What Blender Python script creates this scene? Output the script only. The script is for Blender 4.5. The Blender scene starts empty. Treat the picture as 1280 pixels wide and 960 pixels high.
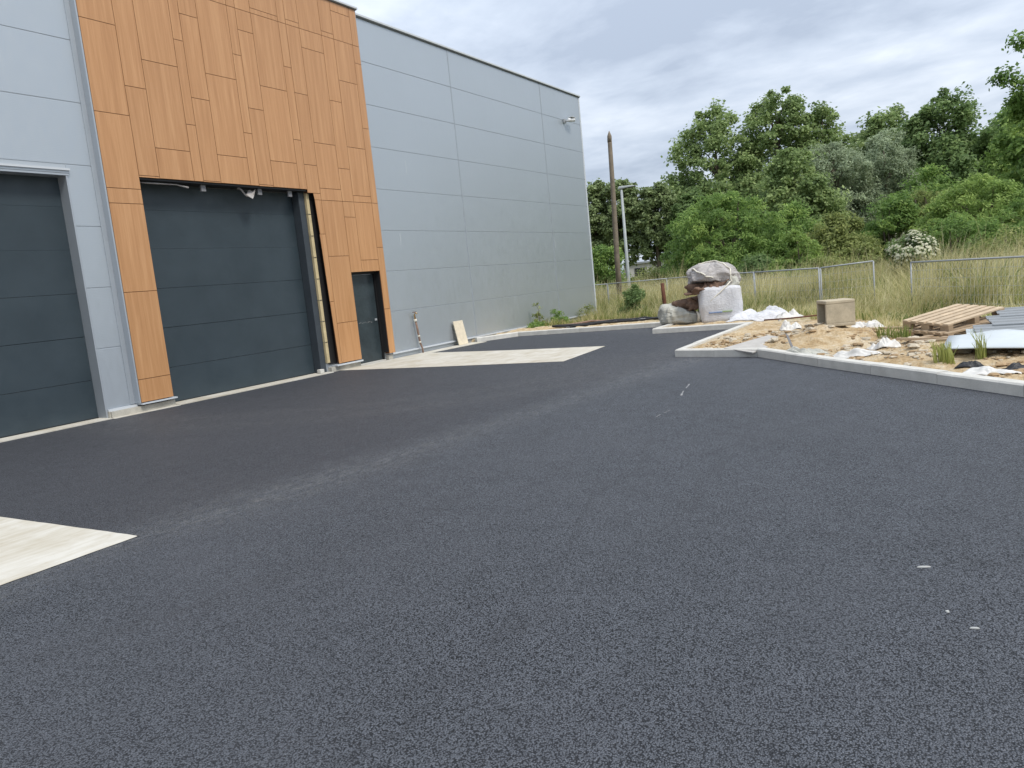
import bpy, math, random
import numpy as np
from mathutils import Vector, Matrix, noise
random.seed(7)
rng = np.random.default_rng(11)
R = math.radians
scene = bpy.context.scene
COL = scene.collection

# ------------------------------------------------------------------ camera
YAW, PITCH, ROLL, CAM_H = R(31.007), R(7.3715), R(-5.7433), 1.55
fwd = Vector((-math.sin(YAW) * math.cos(PITCH), math.cos(YAW) * math.cos(PITCH), -math.sin(PITCH)))
rgt = Vector((math.cos(YAW), math.sin(YAW), 0))
upv = rgt.cross(fwd)
r2 = rgt * math.cos(ROLL) + upv * math.sin(ROLL)
u2 = -rgt * math.sin(ROLL) + upv * math.cos(ROLL)
cam_data = bpy.data.cameras.new('camera')
cam_data.sensor_width = 36.0
cam_data.lens = 962.24 / 1280 * 36.0
cam_data.clip_start = 0.05
cam_data.clip_end = 3000
cam = bpy.data.objects.new('camera', cam_data)
COL.objects.link(cam)
m = Matrix((r2, u2, -fwd)).transposed().to_4x4()
m.translation = Vector((0, 0, CAM_H))
cam.matrix_world = m
scene.camera = cam

# ------------------------------------------------------------------ sky, sun, exposure
SUN_DIR = Vector((0.72, -0.22, 1.0)).normalized()      # towards the sun
SUN_EL = math.asin(SUN_DIR.z)
SUN_AZ = math.atan2(SUN_DIR.x, SUN_DIR.y)
world = bpy.data.worlds.new('World')
scene.world = world
world.use_nodes = True
wn, wl = world.node_tree.nodes, world.node_tree.links
wn.clear()
w_out = wn.new('ShaderNodeOutputWorld')
w_bg = wn.new('ShaderNodeBackground')
w_bg.inputs['Strength'].default_value = 0.1
w_sky = wn.new('ShaderNodeTexSky')
w_sky.sky_type = 'NISHITA'
w_sky.sun_disc = False
w_sky.sun_elevation = SUN_EL
w_sky.sun_rotation = SUN_AZ
w_sky.dust_density = 2.0
tc = wn.new('ShaderNodeTexCoord')
sep = wn.new('ShaderNodeSeparateXYZ')
wl.new(tc.outputs['Generated'], sep.inputs[0])
def wmath(op, a, b=None, clamp=False):
    n = wn.new('ShaderNodeMath'); n.operation = op; n.use_clamp = clamp
    for i, v in enumerate((a, b)):
        if v is None: continue
        if isinstance(v, (int, float)): n.inputs[i].default_value = v
        else: wl.new(v, n.inputs[i])
    return n.outputs[0]
zc = wmath('MAXIMUM', sep.outputs['Z'], 0.0)
zd = wmath('ADD', zc, 0.16)
cx_ = wmath('DIVIDE', sep.outputs['X'], zd)
cy_ = wmath('DIVIDE', sep.outputs['Y'], zd)
comb = wn.new('ShaderNodeCombineXYZ')
wl.new(cx_, comb.inputs[0]); wl.new(cy_, comb.inputs[1])
def wnoise(scale, detail, rough, off):
    mp = wn.new('ShaderNodeMapping'); mp.inputs['Location'].default_value = off
    mp.inputs['Rotation'].default_value = (0, 0, R(20)); mp.inputs['Scale'].default_value = (0.9, 1.1, 1)
    wl.new(comb.outputs[0], mp.inputs[0])
    n = wn.new('ShaderNodeTexNoise'); n.inputs['Scale'].default_value = scale
    n.inputs['Detail'].default_value = detail; n.inputs['Roughness'].default_value = rough
    n.inputs['Distortion'].default_value = 0.25
    wl.new(mp.outputs[0], n.inputs['Vector'])
    return n.outputs['Fac']
n1 = wnoise(1.15, 8, 0.52, (3.3, 1.2, 0))
n2 = wnoise(3.4, 7, 0.55, (8.1, 4.4, 2))
nsum = wmath('ADD', wmath('MULTIPLY', n1, 0.66), wmath('MULTIPLY', n2, 0.34))
ramp = wn.new('ShaderNodeValToRGB')
ramp.color_ramp.elements[0].position = 0.40; ramp.color_ramp.elements[0].color = (0.40, 0.465, 0.575, 1)
ramp.color_ramp.elements[1].position = 0.64; ramp.color_ramp.elements[1].color = (0.76, 0.82, 0.905, 1)
e = ramp.color_ramp.elements.new(0.50); e.color = (0.535, 0.605, 0.715, 1)
wl.new(nsum, ramp.inputs[0])
# overcast luminance: brighter towards the zenith
grad = wmath('ADD', wmath('MULTIPLY', zc, 0.75), 0.80)
mul = wn.new('ShaderNodeVectorMath'); mul.operation = 'SCALE'
wl.new(ramp.outputs[0], mul.inputs[0]); wl.new(wmath('MULTIPLY', grad, 6.9), mul.inputs['Scale'])
mix = wn.new('ShaderNodeMixRGB'); mix.inputs[0].default_value = 0.95
wl.new(w_sky.outputs[0], mix.inputs[1]); wl.new(mul.outputs[0], mix.inputs[2])
wl.new(mix.outputs[0], w_bg.inputs['Color'])
wl.new(w_bg.outputs[0], w_out.inputs[0])

sun_data = bpy.data.lights.new('sun', 'SUN')
sun_data.energy = 1.5
sun_data.angle = R(14)
sun_data.color = (1.0, 0.95, 0.87)
sun = bpy.data.objects.new('sun', sun_data)
COL.objects.link(sun)
sun.rotation_euler = (-SUN_DIR).to_track_quat('-Z', 'Y').to_euler()
sun.location = (30, 15, 50)

scene.view_settings.view_transform = 'Standard'
scene.view_settings.look = 'None'
scene.view_settings.gamma = 1.0
scene.view_settings.use_curve_mapping = False
scene.view_settings.exposure = 0.95
scene.cycles.max_bounces = 4
scene.cycles.diffuse_bounces = 2
scene.cycles.glossy_bounces = 2
scene.cycles.transmission_bounces = 3
scene.cycles.transparent_max_bounces = 4

# ------------------------------------------------------------------ material helpers
class Mat:
    def __init__(self, name, color=(0.5, 0.5, 0.5), rough=0.6, spec=0.5, metal=0.0):
        self.m = bpy.data.materials.new(name); self.m.use_nodes = True
        self.n, self.l = self.m.node_tree.nodes, self.m.node_tree.links
        self.b = self.n['Principled BSDF']
        self.out = self.n['Material Output']
        self.b.inputs['Base Color'].default_value = (*color, 1)
        self.b.inputs['Roughness'].default_value = rough
        self.b.inputs['Specular IOR Level'].default_value = spec
        self.b.inputs['Metallic'].default_value = metal
    def coord(self, kind='Object', scale=(1, 1, 1), rnd=False, loc=(0, 0, 0)):
        t = self.n.new('ShaderNodeTexCoord')
        v = t.outputs[kind]
        if rnd:
            oi = self.n.new('ShaderNodeObjectInfo')
            a = self.n.new('ShaderNodeVectorMath'); a.operation = 'SCALE'
            cb = self.n.new('ShaderNodeCombineXYZ')
            for i in range(3): self.l.new(oi.outputs['Random'], cb.inputs[i])
            self.l.new(cb.outputs[0], a.inputs[0]); a.inputs['Scale'].default_value = 37.0
            s = self.n.new('ShaderNodeVectorMath'); s.operation = 'ADD'
            self.l.new(v, s.inputs[0]); self.l.new(a.outputs[0], s.inputs[1]); v = s.outputs[0]
        mp = self.n.new('ShaderNodeMapping')
        mp.inputs['Scale'].default_value = scale; mp.inputs['Location'].default_value = loc
        self.l.new(v, mp.inputs[0])
        return mp.outputs[0]
    def noise(self, vec, scale=5, detail=4, rough=0.55, dist=0.0):
        t = self.n.new('ShaderNodeTexNoise')
        t.inputs['Scale'].default_value = scale; t.inputs['Detail'].default_value = detail
        t.inputs['Roughness'].default_value = rough; t.inputs['Distortion'].default_value = dist
        self.l.new(vec, t.inputs['Vector']); return t.outputs['Fac']
    def voronoi(self, vec, scale=5, feature='F1', out='Distance'):
        t = self.n.new('ShaderNodeTexVoronoi'); t.feature = feature
        t.inputs['Scale'].default_value = scale
        self.l.new(vec, t.inputs['Vector']); return t.outputs[out]
    def ramp(self, fac, stops):
        t = self.n.new('ShaderNodeValToRGB'); cr = t.color_ramp
        cr.elements[0].position, cr.elements[0].color = stops[0][0], (*stops[0][1], 1)
        cr.elements[1].position, cr.elements[1].color = stops[-1][0], (*stops[-1][1], 1)
        for p, c in stops[1:-1]:
            q = cr.elements.new(p); q.color = (*c, 1)
        self.l.new(fac, t.inputs[0]); return t.outputs[0]
    def math(self, op, a, b=None, clamp=False):
        n = self.n.new('ShaderNodeMath'); n.operation = op; n.use_clamp = clamp
        for i, v in enumerate((a, b)):
            if v is None: continue
            if isinstance(v, (int, float)): n.inputs[i].default_value = v
            else: self.l.new(v, n.inputs[i])
        return n.outputs[0]
    def mixc(self, fac, a, b, mode='MIX'):
        n = self.n.new('ShaderNodeMixRGB'); n.blend_type = mode
        for i, v in enumerate((fac, a, b)):
            if isinstance(v, (int, float)): n.inputs[i].default_value = v
            elif isinstance(v, tuple): n.inputs[i].default_value = (*v, 1)
            else: self.l.new(v, n.inputs[i])
        return n.outputs[0]
    def color(self, sock): self.l.new(sock, self.b.inputs['Base Color']); return self
    def rough(self, sock): self.l.new(sock, self.b.inputs['Roughness']); return self
    def bump(self, h, strength=0.3, dist=0.01, prev=None):
        n = self.n.new('ShaderNodeBump'); n.inputs['Strength'].default_value = strength
        n.inputs['Distance'].default_value = dist
        self.l.new(h, n.inputs['Height'])
        if prev is not None: self.l.new(prev, n.inputs['Normal'])
        self.l.new(n.outputs[0], self.b.inputs['Normal']); return n.outputs[0]

def stained(name, base, var=0.25, scale=3, rough=0.8, bump=0.15, fine=60, spec=0.3, rnd=False, streak=None):
    M = Mat(name, base, rough, spec)
    v = M.coord(rnd=rnd)
    a = M.noise(v, scale, 6, 0.6); b = M.noise(v, fine, 3, 0.6)
    f = M.math('ADD', M.math('MULTIPLY', a, 0.7), M.math('MULTIPLY', b, 0.3))
    lo = tuple(c * (1 - var) for c in base); hi = tuple(min(1, c * (1 + var)) for c in base)
    M.color(M.ramp(f, [(0.3, lo), (0.7, hi)]))
    M.bump(b, bump, 0.004)
    return M.m

MATS = {}
def asphalt_mat():
    M = Mat('asphalt', (0.05, 0.05, 0.055), 0.62, 0.5)
    v = M.coord()
    st = M.voronoi(v, 138, 'F1', 'Distance'); cell = M.voronoi(v, 138, 'F1', 'Color')
    st2 = M.voronoi(v, 41, 'F1', 'Distance')
    big = M.noise(v, 0.55, 5, 0.6, 0.4); mid = M.noise(v, 4.0, 5, 0.6); fine = M.noise(v, 60, 3, 0.65)
    bw = M.n.new('ShaderNodeRGBToBW'); M.l.new(cell, bw.inputs[0])
    tone = M.math('ADD', M.math('MULTIPLY', bw.outputs[0], 0.45), M.math('ADD', M.math('MULTIPLY', fine, 0.35), M.math('MULTIPLY', mid, 0.2)))
    col = M.ramp(tone, [(0.25, (0.050, 0.055, 0.065)), (0.5, (0.084, 0.092, 0.108)), (0.78, (0.165, 0.179, 0.206))])
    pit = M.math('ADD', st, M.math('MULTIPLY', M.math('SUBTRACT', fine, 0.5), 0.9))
    gap = M.ramp(pit, [(0.46, (1, 1, 1)), (0.66, (0.16, 0.16, 0.16))])  # dark bitumen between stones, with the occlusion of the pits painted in
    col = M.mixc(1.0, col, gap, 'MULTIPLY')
    M.l.new(M.math('ADD', M.math('MULTIPLY', gap, 0.33), 0.17), M.b.inputs['Specular IOR Level'])  # specular lowered in the pits too, standing in for occlusion
    col = M.mixc(M.math('MULTIPLY', M.ramp(big, [(0.4, (0, 0, 0)), (0.7, (1, 1, 1))]), 0.35), col, (0.080, 0.084, 0.096))
    # pale dust dragged by wheels: two ring shaped tracks and a dusty patch, broken up by noise
    sp = M.n.new('ShaderNodeSeparateXYZ'); M.l.new(v, sp.inputs[0])
    def ring(cx, cy, rad, wid):
        dx = M.math('SUBTRACT', sp.outputs[0], cx); dy = M.math('SUBTRACT', sp.outputs[1], cy)
        d = M.math('SQRT', M.math('ADD', M.math('MULTIPLY', dx, dx), M.math('MULTIPLY', dy, dy)))
        d = M.math('ABSOLUTE', M.math('SUBTRACT', d, rad))
        return M.math('SUBTRACT', 1.0, M.math('DIVIDE', d, wid), True)
    dn = M.ramp(M.noise(M.coord(scale=(1.6, 0.55, 1)), 11, 8, 0.82, 0.8), [(0.46, (0, 0, 0)), (0.70, (1, 1, 1))])
    dn = M.math('MULTIPLY', dn, M.ramp(fine, [(0.42, (0.15, 0.15, 0.15)), (0.6, (1, 1, 1))]))
    dust = M.math('ADD', ring(-11.0, 13.4, 6.7, 0.7), ring(-11.5, 14.0, 6.6, 0.5))
    dust = M.math('ADD', dust, M.math('MULTIPLY', ring(-5.4, 12.0, 0.0, 2.4), 1.3), True)
    dust = M.math('ADD', dust, M.math('MULTIPLY', ring(-9.2, 9.9, 0.0, 2.2), 0.5), True)
    dust = M.math('ADD', dust, M.math('MULTIPLY', ring(-5.4, 4.2, 0.0, 1.3), 0.55), True)
    def line(x0, k, y0, wid):
        d = M.math('SUBTRACT', sp.outputs[0], M.math('ADD', M.math('MULTIPLY', M.math('SUBTRACT', sp.outputs[1], y0), k), x0))
        d = M.math('ADD', d, M.math('MULTIPLY', M.math('SUBTRACT', big, 0.5), 1.2))
        return M.math('SUBTRACT', 1.0, M.math('DIVIDE', M.math('ABSOLUTE', d), wid), True)
    dust = M.math('ADD', dust, M.math('MULTIPLY', line(-5.2, 0.13, 3.2, 0.5), 0.9), True)
    dust = M.math('MULTIPLY', dust, dn)
    col = M.mixc(M.math('MULTIPLY', dust, 0.75), col, (0.31, 0.30, 0.275))
    # scattered pale grains
    sp1 = M.ramp(M.voronoi(v, 6.0, 'F1', 'Distance'), [(0.0, (1, 1, 1)), (0.055, (0, 0, 0))])
    keep = M.ramp(M.noise(v, 1.4, 4, 0.7), [(0.58, (0, 0, 0)), (0.63, (1, 1, 1))])
    col = M.mixc(M.math('MULTIPLY', sp1, keep), col, (0.42, 0.41, 0.38))
    # darker paving seam
    col = M.mixc(M.math('MULTIPLY', line(-2.0, -0.12, 3.2, 0.04), 0.28), col, (0.025, 0.026, 0.030))
    # the lane along the doors is blended to a flatter, darker tone, dusty at its joint
    lx = M.math('ADD', sp.outputs[0], M.math('MULTIPLY', M.math('SUBTRACT', mid, 0.5), 0.5))
    lx = M.math('SUBTRACT', M.math('ADD', M.math('MULTIPLY', M.math('SUBTRACT', sp.outputs[1], 3.2), 0.13), -5.2), lx)
    lane = M.math('MULTIPLY', M.math('MULTIPLY', lx, 1.6), 0.42, True)
    lane = M.math('MINIMUM', lane, 0.42)
    col = M.mixc(lane, col, (0.030, 0.029, 0.034))
    scuff = M.math('ADD', ring(-9.5, 4.5, 6.2, 0.11), ring(-9.5, 4.5, 7.9, 0.11), True)
    scuff = M.math('ADD', scuff, M.math('ADD', ring(3.2, 15.0, 9.6, 0.10), ring(3.2, 15.0, 11.3, 0.10)), True)
    scuff = M.math('MULTIPLY', scuff, M.ramp(M.noise(v, 2.3, 5, 0.7), [(0.45, (0, 0, 0)), (0.65, (1, 1, 1))]))
    col = M.mixc(M.math('MULTIPLY', scuff, 0.35), col, (0.026, 0.026, 0.029))
    patch = M.ramp(M.noise(M.coord(scale=(1, 0.35, 1), loc=(3, 1, 0)), 0.9, 6, 0.65, 0.8), [(0.52, (0, 0, 0)), (0.62, (1, 1, 1))])
    col = M.mixc(M.math('MULTIPLY', patch, 0.12), col, (0.035, 0.036, 0.041))
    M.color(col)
    M.rough(M.ramp(tone, [(0.3, (0.72, 0.72, 0.72)), (0.75, (0.5, 0.5, 0.5))]))
    h = M.math('ADD', M.math('MULTIPLY', st, -1.0), M.math('MULTIPLY', fine, 0.6))
    p = M.bump(M.math('ADD', h, M.math('MULTIPLY', bw.outputs[0], 0.35)), 0.9, 0.009)
    M.bump(mid, 0.25, 0.02, p)
    return M.m
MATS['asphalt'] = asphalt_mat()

def panel_mat(name, base, metal=0.0):
    M = Mat(name, base, 0.42, 0.5, metal)
    v = M.coord(scale=(1, 1, 1))
    big = M.noise(v, 0.5, 4, 0.5); sm = M.noise(M.coord(scale=(6, 6, 1.1)), 3, 5, 0.6)
    f = M.math('ADD', M.math('MULTIPLY', big, 0.6), M.math('MULTIPLY', sm, 0.4))
    M.color(M.ramp(f, [(0.3, tuple(c * 0.975 for c in base)), (0.7, tuple(c * 1.02 for c in base))]))
    M.rough(M.ramp(sm, [(0.3, (0.36,) * 3), (0.7, (0.5,) * 3)]))
    # fine micro ribbing, horizontal
    w = M.n.new('ShaderNodeTexWave'); w.bands_direction = 'Z'; w.inputs['Scale'].default_value = 12
    M.l.new(v, w.inputs['Vector'])
    p = M.bump(w.outputs['Fac'], 0.10, 0.002)
    M.bump(big, 0.10, 0.03, p)
    return M.m
MATS['grey_panel'] = panel_mat('grey_panel', (0.485, 0.525, 0.56), 0.65)
MATS['grey_trim'] = panel_mat('grey_trim', (0.42, 0.455, 0.49), 0.5)
MATS['coping'] = panel_mat('coping', (0.52, 0.55, 0.58))
MATS['joint_dark'] = Mat('joint_dark', (0.10, 0.11, 0.12), 0.8).m
MATS['joint_grey'] = Mat('joint_grey', (0.47, 0.505, 0.535), 0.5, 0.5, 0.6).m
MATS['shadow_line_grey'] = Mat('shadow_line_grey', (0.16, 0.175, 0.19), 0.7).m
MATS['wood_joint'] = Mat('wood_joint', (0.12, 0.048, 0.02), 0.9).m
MATS['black_film'] = Mat('black_film', (0.012, 0.012, 0.013), 0.55).m

def wood_mat():
    M = Mat('larch_laminate', (0.5, 0.24, 0.1), 0.33, 0.6)
    v = M.coord(scale=(9, 9, 0.35), rnd=True)
    g1 = M.noise(v, 1.6, 5, 0.6, 0.3); g2 = M.noise(M.coord(scale=(40, 40, 0.8), rnd=True), 2.5, 3, 0.6)
    f = M.math('ADD', M.math('MULTIPLY', g1, 0.65), M.math('MULTIPLY', g2, 0.35))
    c = M.ramp(f, [(0.28, (0.365, 0.175, 0.068)), (0.5, (0.46, 0.237, 0.101)), (0.70, (0.555, 0.308, 0.145))])
    oi = M.n.new('ShaderNodeObjectInfo')
    hs = M.n.new('ShaderNodeHueSaturation')
    M.l.new(M.math('ADD', M.math('MULTIPLY', oi.outputs['Random'], 0.06), 0.97), hs.inputs['Value'])
    M.l.new(c, hs.inputs['Color'])
    M.color(hs.outputs[0])
    M.bump(g2, 0.05, 0.002)
    return M.m
MATS['wood_clad'] = wood_mat()

def door_mat():
    M = Mat('anthracite_steel', (0.034, 0.045, 0.055), 0.45, 0.5)
    v = M.coord()
    a = M.noise(v, 1.3, 5, 0.6)
    M.color(M.ramp(a, [(0.3, (0.023, 0.036, 0.045)), (0.7, (0.034, 0.050, 0.061))]))
    w = M.n.new('ShaderNodeTexWave'); w.bands_direction = 'Z'; w.inputs['Scale'].default_value = 21
    M.l.new(v, w.inputs['Vector'])
    M.bump(w.outputs['Fac'], 0.25, 0.002)
    M.rough(M.ramp(M.noise(v, 6, 4), [(0.3, (0.4,) * 3), (0.7, (0.56,) * 3)]))
    return M.m
MATS['door'] = door_mat()
MATS['door_frame'] = stained('anthracite_frame', (0.045, 0.055, 0.065), 0.15, 4, 0.5, 0.05)
MATS['ped_door'] = stained('door_leaf_paint', (0.030, 0.042, 0.048), 0.35, 2.5, 0.32, 0.03, 20, 0.5)
MATS['batten'] = stained('raw_batten', (0.50, 0.41, 0.24), 0.2, 6, 0.8, 0.2)
MATS['chipboard'] = stained('chipboard', (0.66, 0.58, 0.44), 0.15, 9, 0.8, 0.2)
MATS['concrete'] = stained('kerb_concrete', (0.55, 0.535, 0.49), 0.16, 5, 0.85, 0.25, 80, 0.3, True)
MATS['plinth'] = stained('plinth_concrete', (0.40, 0.38, 0.33), 0.3, 4, 0.85, 0.25)
MATS['culvert'] = stained('culvert_concrete', (0.42, 0.36, 0.26), 0.28, 5, 0.88, 0.35)

def slab_mat():
    M = Mat('slab_concrete', (0.6, 0.57, 0.5), 0.75, 0.35)
    v = M.coord()
    a = M.noise(v, 1.6, 7, 0.62, 0.6); b = M.noise(M.coord(scale=(4, 0.6, 1)), 3, 5, 0.65); c = M.noise(v, 120, 2)
    f = M.math('ADD', M.math('MULTIPLY', a, 0.55), M.math('MULTIPLY', b, 0.45))
    col = M.ramp(f, [(0.30, (0.34, 0.28, 0.19)), (0.43, (0.455, 0.415, 0.335)), (0.60, (0.565, 0.54, 0.48))])
    st = M.ramp(M.noise(v, 5, 6, 0.7), [(0.62, (0, 0, 0)), (0.75, (1, 1, 1))])
    col = M.mixc(M.math('MULTIPLY', st, 0.6), col, (0.36, 0.29, 0.19))
    M.color(col); M.bump(c, 0.12, 0.002)
    return M.m
MATS['slab'] = slab_mat()

def ground_mat():
    M = Mat('ground_soil', (0.4, 0.3, 0.18), 0.95, 0.1)
    v = M.coord()
    a = M.noise(v, 1.1, 7, 0.65, 0.3); b = M.noise(v, 9, 5, 0.7); c = M.noise(v, 45, 4, 0.7); st = M.voronoi(v, 26, 'F1', 'Distance')
    f = M.math('ADD', M.math('MULTIPLY', a, 0.5), M.math('MULTIPLY', b, 0.5))
    soil = M.ramp(f, [(0.33, (0.25, 0.155, 0.075)), (0.44, (0.42, 0.30, 0.165)), (0.53, (0.54, 0.43, 0.28)), (0.66, (0.66, 0.60, 0.49))])
    soil = M.mixc(M.math('MULTIPLY', c, 0.35), soil, (0.36, 0.26, 0.15))
    grass = M.ramp(f, [(0.35, (0.05, 0.075, 0.022)), (0.52, (0.13, 0.14, 0.045)), (0.68, (0.26, 0.22, 0.10))])
    # soil on the building plot, grass outside
    sp = M.n.new('ShaderNodeSeparateXYZ'); M.l.new(v, sp.inputs[0])
    d = M.math('ADD', sp.outputs[1], M.math('MULTIPLY', sp.outputs[0], 0.55))
    d = M.math('ADD', d, M.math('MULTIPLY', M.math('SUBTRACT', a, 0.5), 4.0))
    g = M.math('MULTIPLY', M.math('SUBTRACT', d, 16.3), 0.7, True)
    M.color(M.mixc(g, soil, grass))
    h = M.math('ADD', M.math('MULTIPLY', b, 1.0), M.math('ADD', M.math('MULTIPLY', c, 0.5), M.math('MULTIPLY', st, -0.5)))
    M.bump(h, 0.9, 0.03)
    return M.m
MATS['ground'] = ground_mat()

def leaf_mat(name, dark, mid_, light, trans=0.3):
    M = Mat(name, mid_, 0.6, 0.3)
    at = M.n.new('ShaderNodeAttribute'); at.attribute_name = 'tone'
    c = M.ramp(at.outputs['Fac'], [(0.0, dark), (0.5, mid_), (1.0, light)])
    M.color(c)
    tr = M.n.new('ShaderNodeBsdfTranslucent'); M.l.new(c, tr.inputs['Color'])
    mx = M.n.new('ShaderNodeMixShader'); mx.inputs[0].default_value = trans
    M.l.new(M.b.outputs[0], mx.inputs[1]); M.l.new(tr.outputs[0], mx.inputs[2])
    M.l.new(mx.outputs[0], M.out.inputs['Surface'])
    return M.m
MATS['leaf_poplar'] = leaf_mat('leaf_poplar', (0.12, 0.175, 0.064), (0.242, 0.332, 0.124), (0.451, 0.547, 0.23), 0.5)
MATS['leaf_willow'] = leaf_mat('leaf_willow', (0.194, 0.238, 0.145), (0.324, 0.388, 0.241), (0.576, 0.665, 0.442), 0.45)
MATS['leaf_robinia'] = leaf_mat('leaf_robinia', (0.088, 0.158, 0.041), (0.205, 0.323, 0.087), (0.396, 0.521, 0.141), 0.5)
MATS['leaf_bright'] = leaf_mat('leaf_bright', (0.134, 0.213, 0.051), (0.256, 0.372, 0.098), (0.439, 0.549, 0.159), 0.48)
MATS['leaf_lime'] = leaf_mat('leaf_lime', (0.125, 0.169, 0.066), (0.242, 0.31, 0.135), (0.434, 0.516, 0.254), 0.5)
MATS['leaf_dark'] = leaf_mat('leaf_dark', (0.088, 0.143, 0.051), (0.181, 0.269, 0.099), (0.322, 0.43, 0.166), 0.5)
MATS['leaf_olive'] = leaf_mat('leaf_olive', (0.14, 0.177, 0.051), (0.25, 0.299, 0.098), (0.439, 0.464, 0.159), 0.48)
MATS['blossom'] = leaf_mat('blossom_cream', (0.42, 0.42, 0.28), (0.55, 0.54, 0.38), (0.66, 0.65, 0.50), 0.2)
MATS['grass_dry'] = leaf_mat('grass_dry', (0.38, 0.33, 0.14), (0.60, 0.54, 0.27), (0.80, 0.74, 0.46), 0.4)
MATS['grass_green'] = leaf_mat('grass_green', (0.13, 0.17, 0.042), (0.27, 0.31, 0.085), (0.44, 0.46, 0.15), 0.4)
MATS['bark'] = stained('bark', (0.13, 0.105, 0.08), 0.35, 6, 0.9, 0.5)
MATS['old_wood'] = stained('weathered_pole_wood', (0.20, 0.165, 0.125), 0.35, 5, 0.9, 0.4)
MATS['galv'] = stained('galvanised_steel', (0.33, 0.35, 0.365), 0.15, 12, 0.45, 0.05)
MATS['lamp_paint'] = stained('lamp_column_paint', (0.36, 0.385, 0.385), 0.12, 8, 0.5, 0.05)
MATS['rust'] = stained('rusty_steel', (0.12, 0.05, 0.03), 0.4, 12, 0.85, 0.3)
MATS['pallet_wood'] = stained('pallet_wood', (0.49, 0.385, 0.265), 0.28, 7, 0.85, 0.25, 50, 0.2, True)
MATS['pallet_grey'] = stained('pallet_wood_aged', (0.36, 0.27, 0.18), 0.3, 7, 0.88, 0.25, 50, 0.2, True)
MATS['sheet_blue'] = stained('pale_sheet', (0.52, 0.555, 0.57), 0.08, 3, 0.65, 0.05)
MATS['sheet_grey'] = stained('grey_sheet', (0.25, 0.265, 0.275), 0.12, 3, 0.6, 0.05)
MATS['sheet_dark'] = stained('dark_sheet', (0.20, 0.20, 0.21), 0.12, 3, 0.6, 0.05)
MATS['plastic_white'] = stained('white_film', (0.62, 0.60, 0.56), 0.2, 6, 0.5, 0.1, 30, 0.4)
MATS['stone_white'] = stained('rubble_pale', (0.47, 0.41, 0.315), 0.3, 6, 0.9, 0.3, 40, 0.2, True)
MATS['stone_brown'] = stained('rubble_brown', (0.34, 0.24, 0.14), 0.35, 6, 0.9, 0.4, 40, 0.2, True)
MATS['plaster'] = Mat('plaster_pale', (0.42, 0.42, 0.40), 0.9).m
MATS['paint_white'] = Mat('road_chalk', (0.25, 0.25, 0.25), 0.9).m
def bag_mat(name, base):
    M = Mat(name, base, 0.6, 0.35)
    v = M.coord()
    a = M.noise(v, 3, 6, 0.6); b = M.noise(M.coord(scale=(1, 1, 0.25)), 9, 4, 0.6)
    M.color(M.ramp(a, [(0.3, tuple(c * 0.82 for c in base)), (0.65, base)]))
    M.bump(M.math('ADD', b, M.math('MULTIPLY', M.noise(M.coord(scale=(1, 1, 2.2)), 13, 4, 0.6, 1.2), 1.2)), 0.7, 0.035)
    tr = M.n.new('ShaderNodeBsdfTranslucent'); tr.inputs['Color'].default_value = (*base, 1)
    mx = M.n.new('ShaderNodeMixShader'); mx.inputs[0].default_value = 0.15
    M.l.new(M.b.outputs[0], mx.inputs[1]); M.l.new(tr.outputs[0], mx.inputs[2]); M.l.new(mx.outputs[0], M.out.inputs['Surface'])
    return M.m
MATS['bag_white'] = bag_mat('woven_bag_white', (0.78, 0.78, 0.80))
MATS['bag_grey'] = bag_mat('woven_bag_aged', (0.52, 0.49, 0.47))
MATS['bag_green'] = bag_mat('woven_bag_beige', (0.58, 0.57, 0.50))
MATS['strap'] = Mat('strap_cream', (0.70, 0.66, 0.56), 0.7).m
MATS['print_blue'] = Mat('print_blue', (0.10, 0.20, 0.42), 0.6).m
MATS['print_green'] = Mat('print_green', (0.25, 0.36, 0.12), 0.6).m
MATS['brown_waste'] = stained('brown_waste', (0.175, 0.115, 0.085), 0.45, 6, 0.95, 0.6, 30, 0.1)
MATS['pipe_brown'] = stained('pipe_tape', (0.23, 0.15, 0.11), 0.4, 18, 0.7, 0.2)
MATS['brass'] = Mat('brass', (0.45, 0.30, 0.15), 0.4, 0.5, 0.8).m
MATS['white_paint'] = stained('white_cover', (0.72, 0.73, 0.74), 0.08, 6, 0.5, 0.03)
MATS['far_wall'] = stained('far_render', (0.48, 0.46, 0.43), 0.12, 1, 0.9, 0.1)
MATS['glass_dark'] = Mat('dark_glass', (0.02, 0.025, 0.03), 0.1).m

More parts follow.
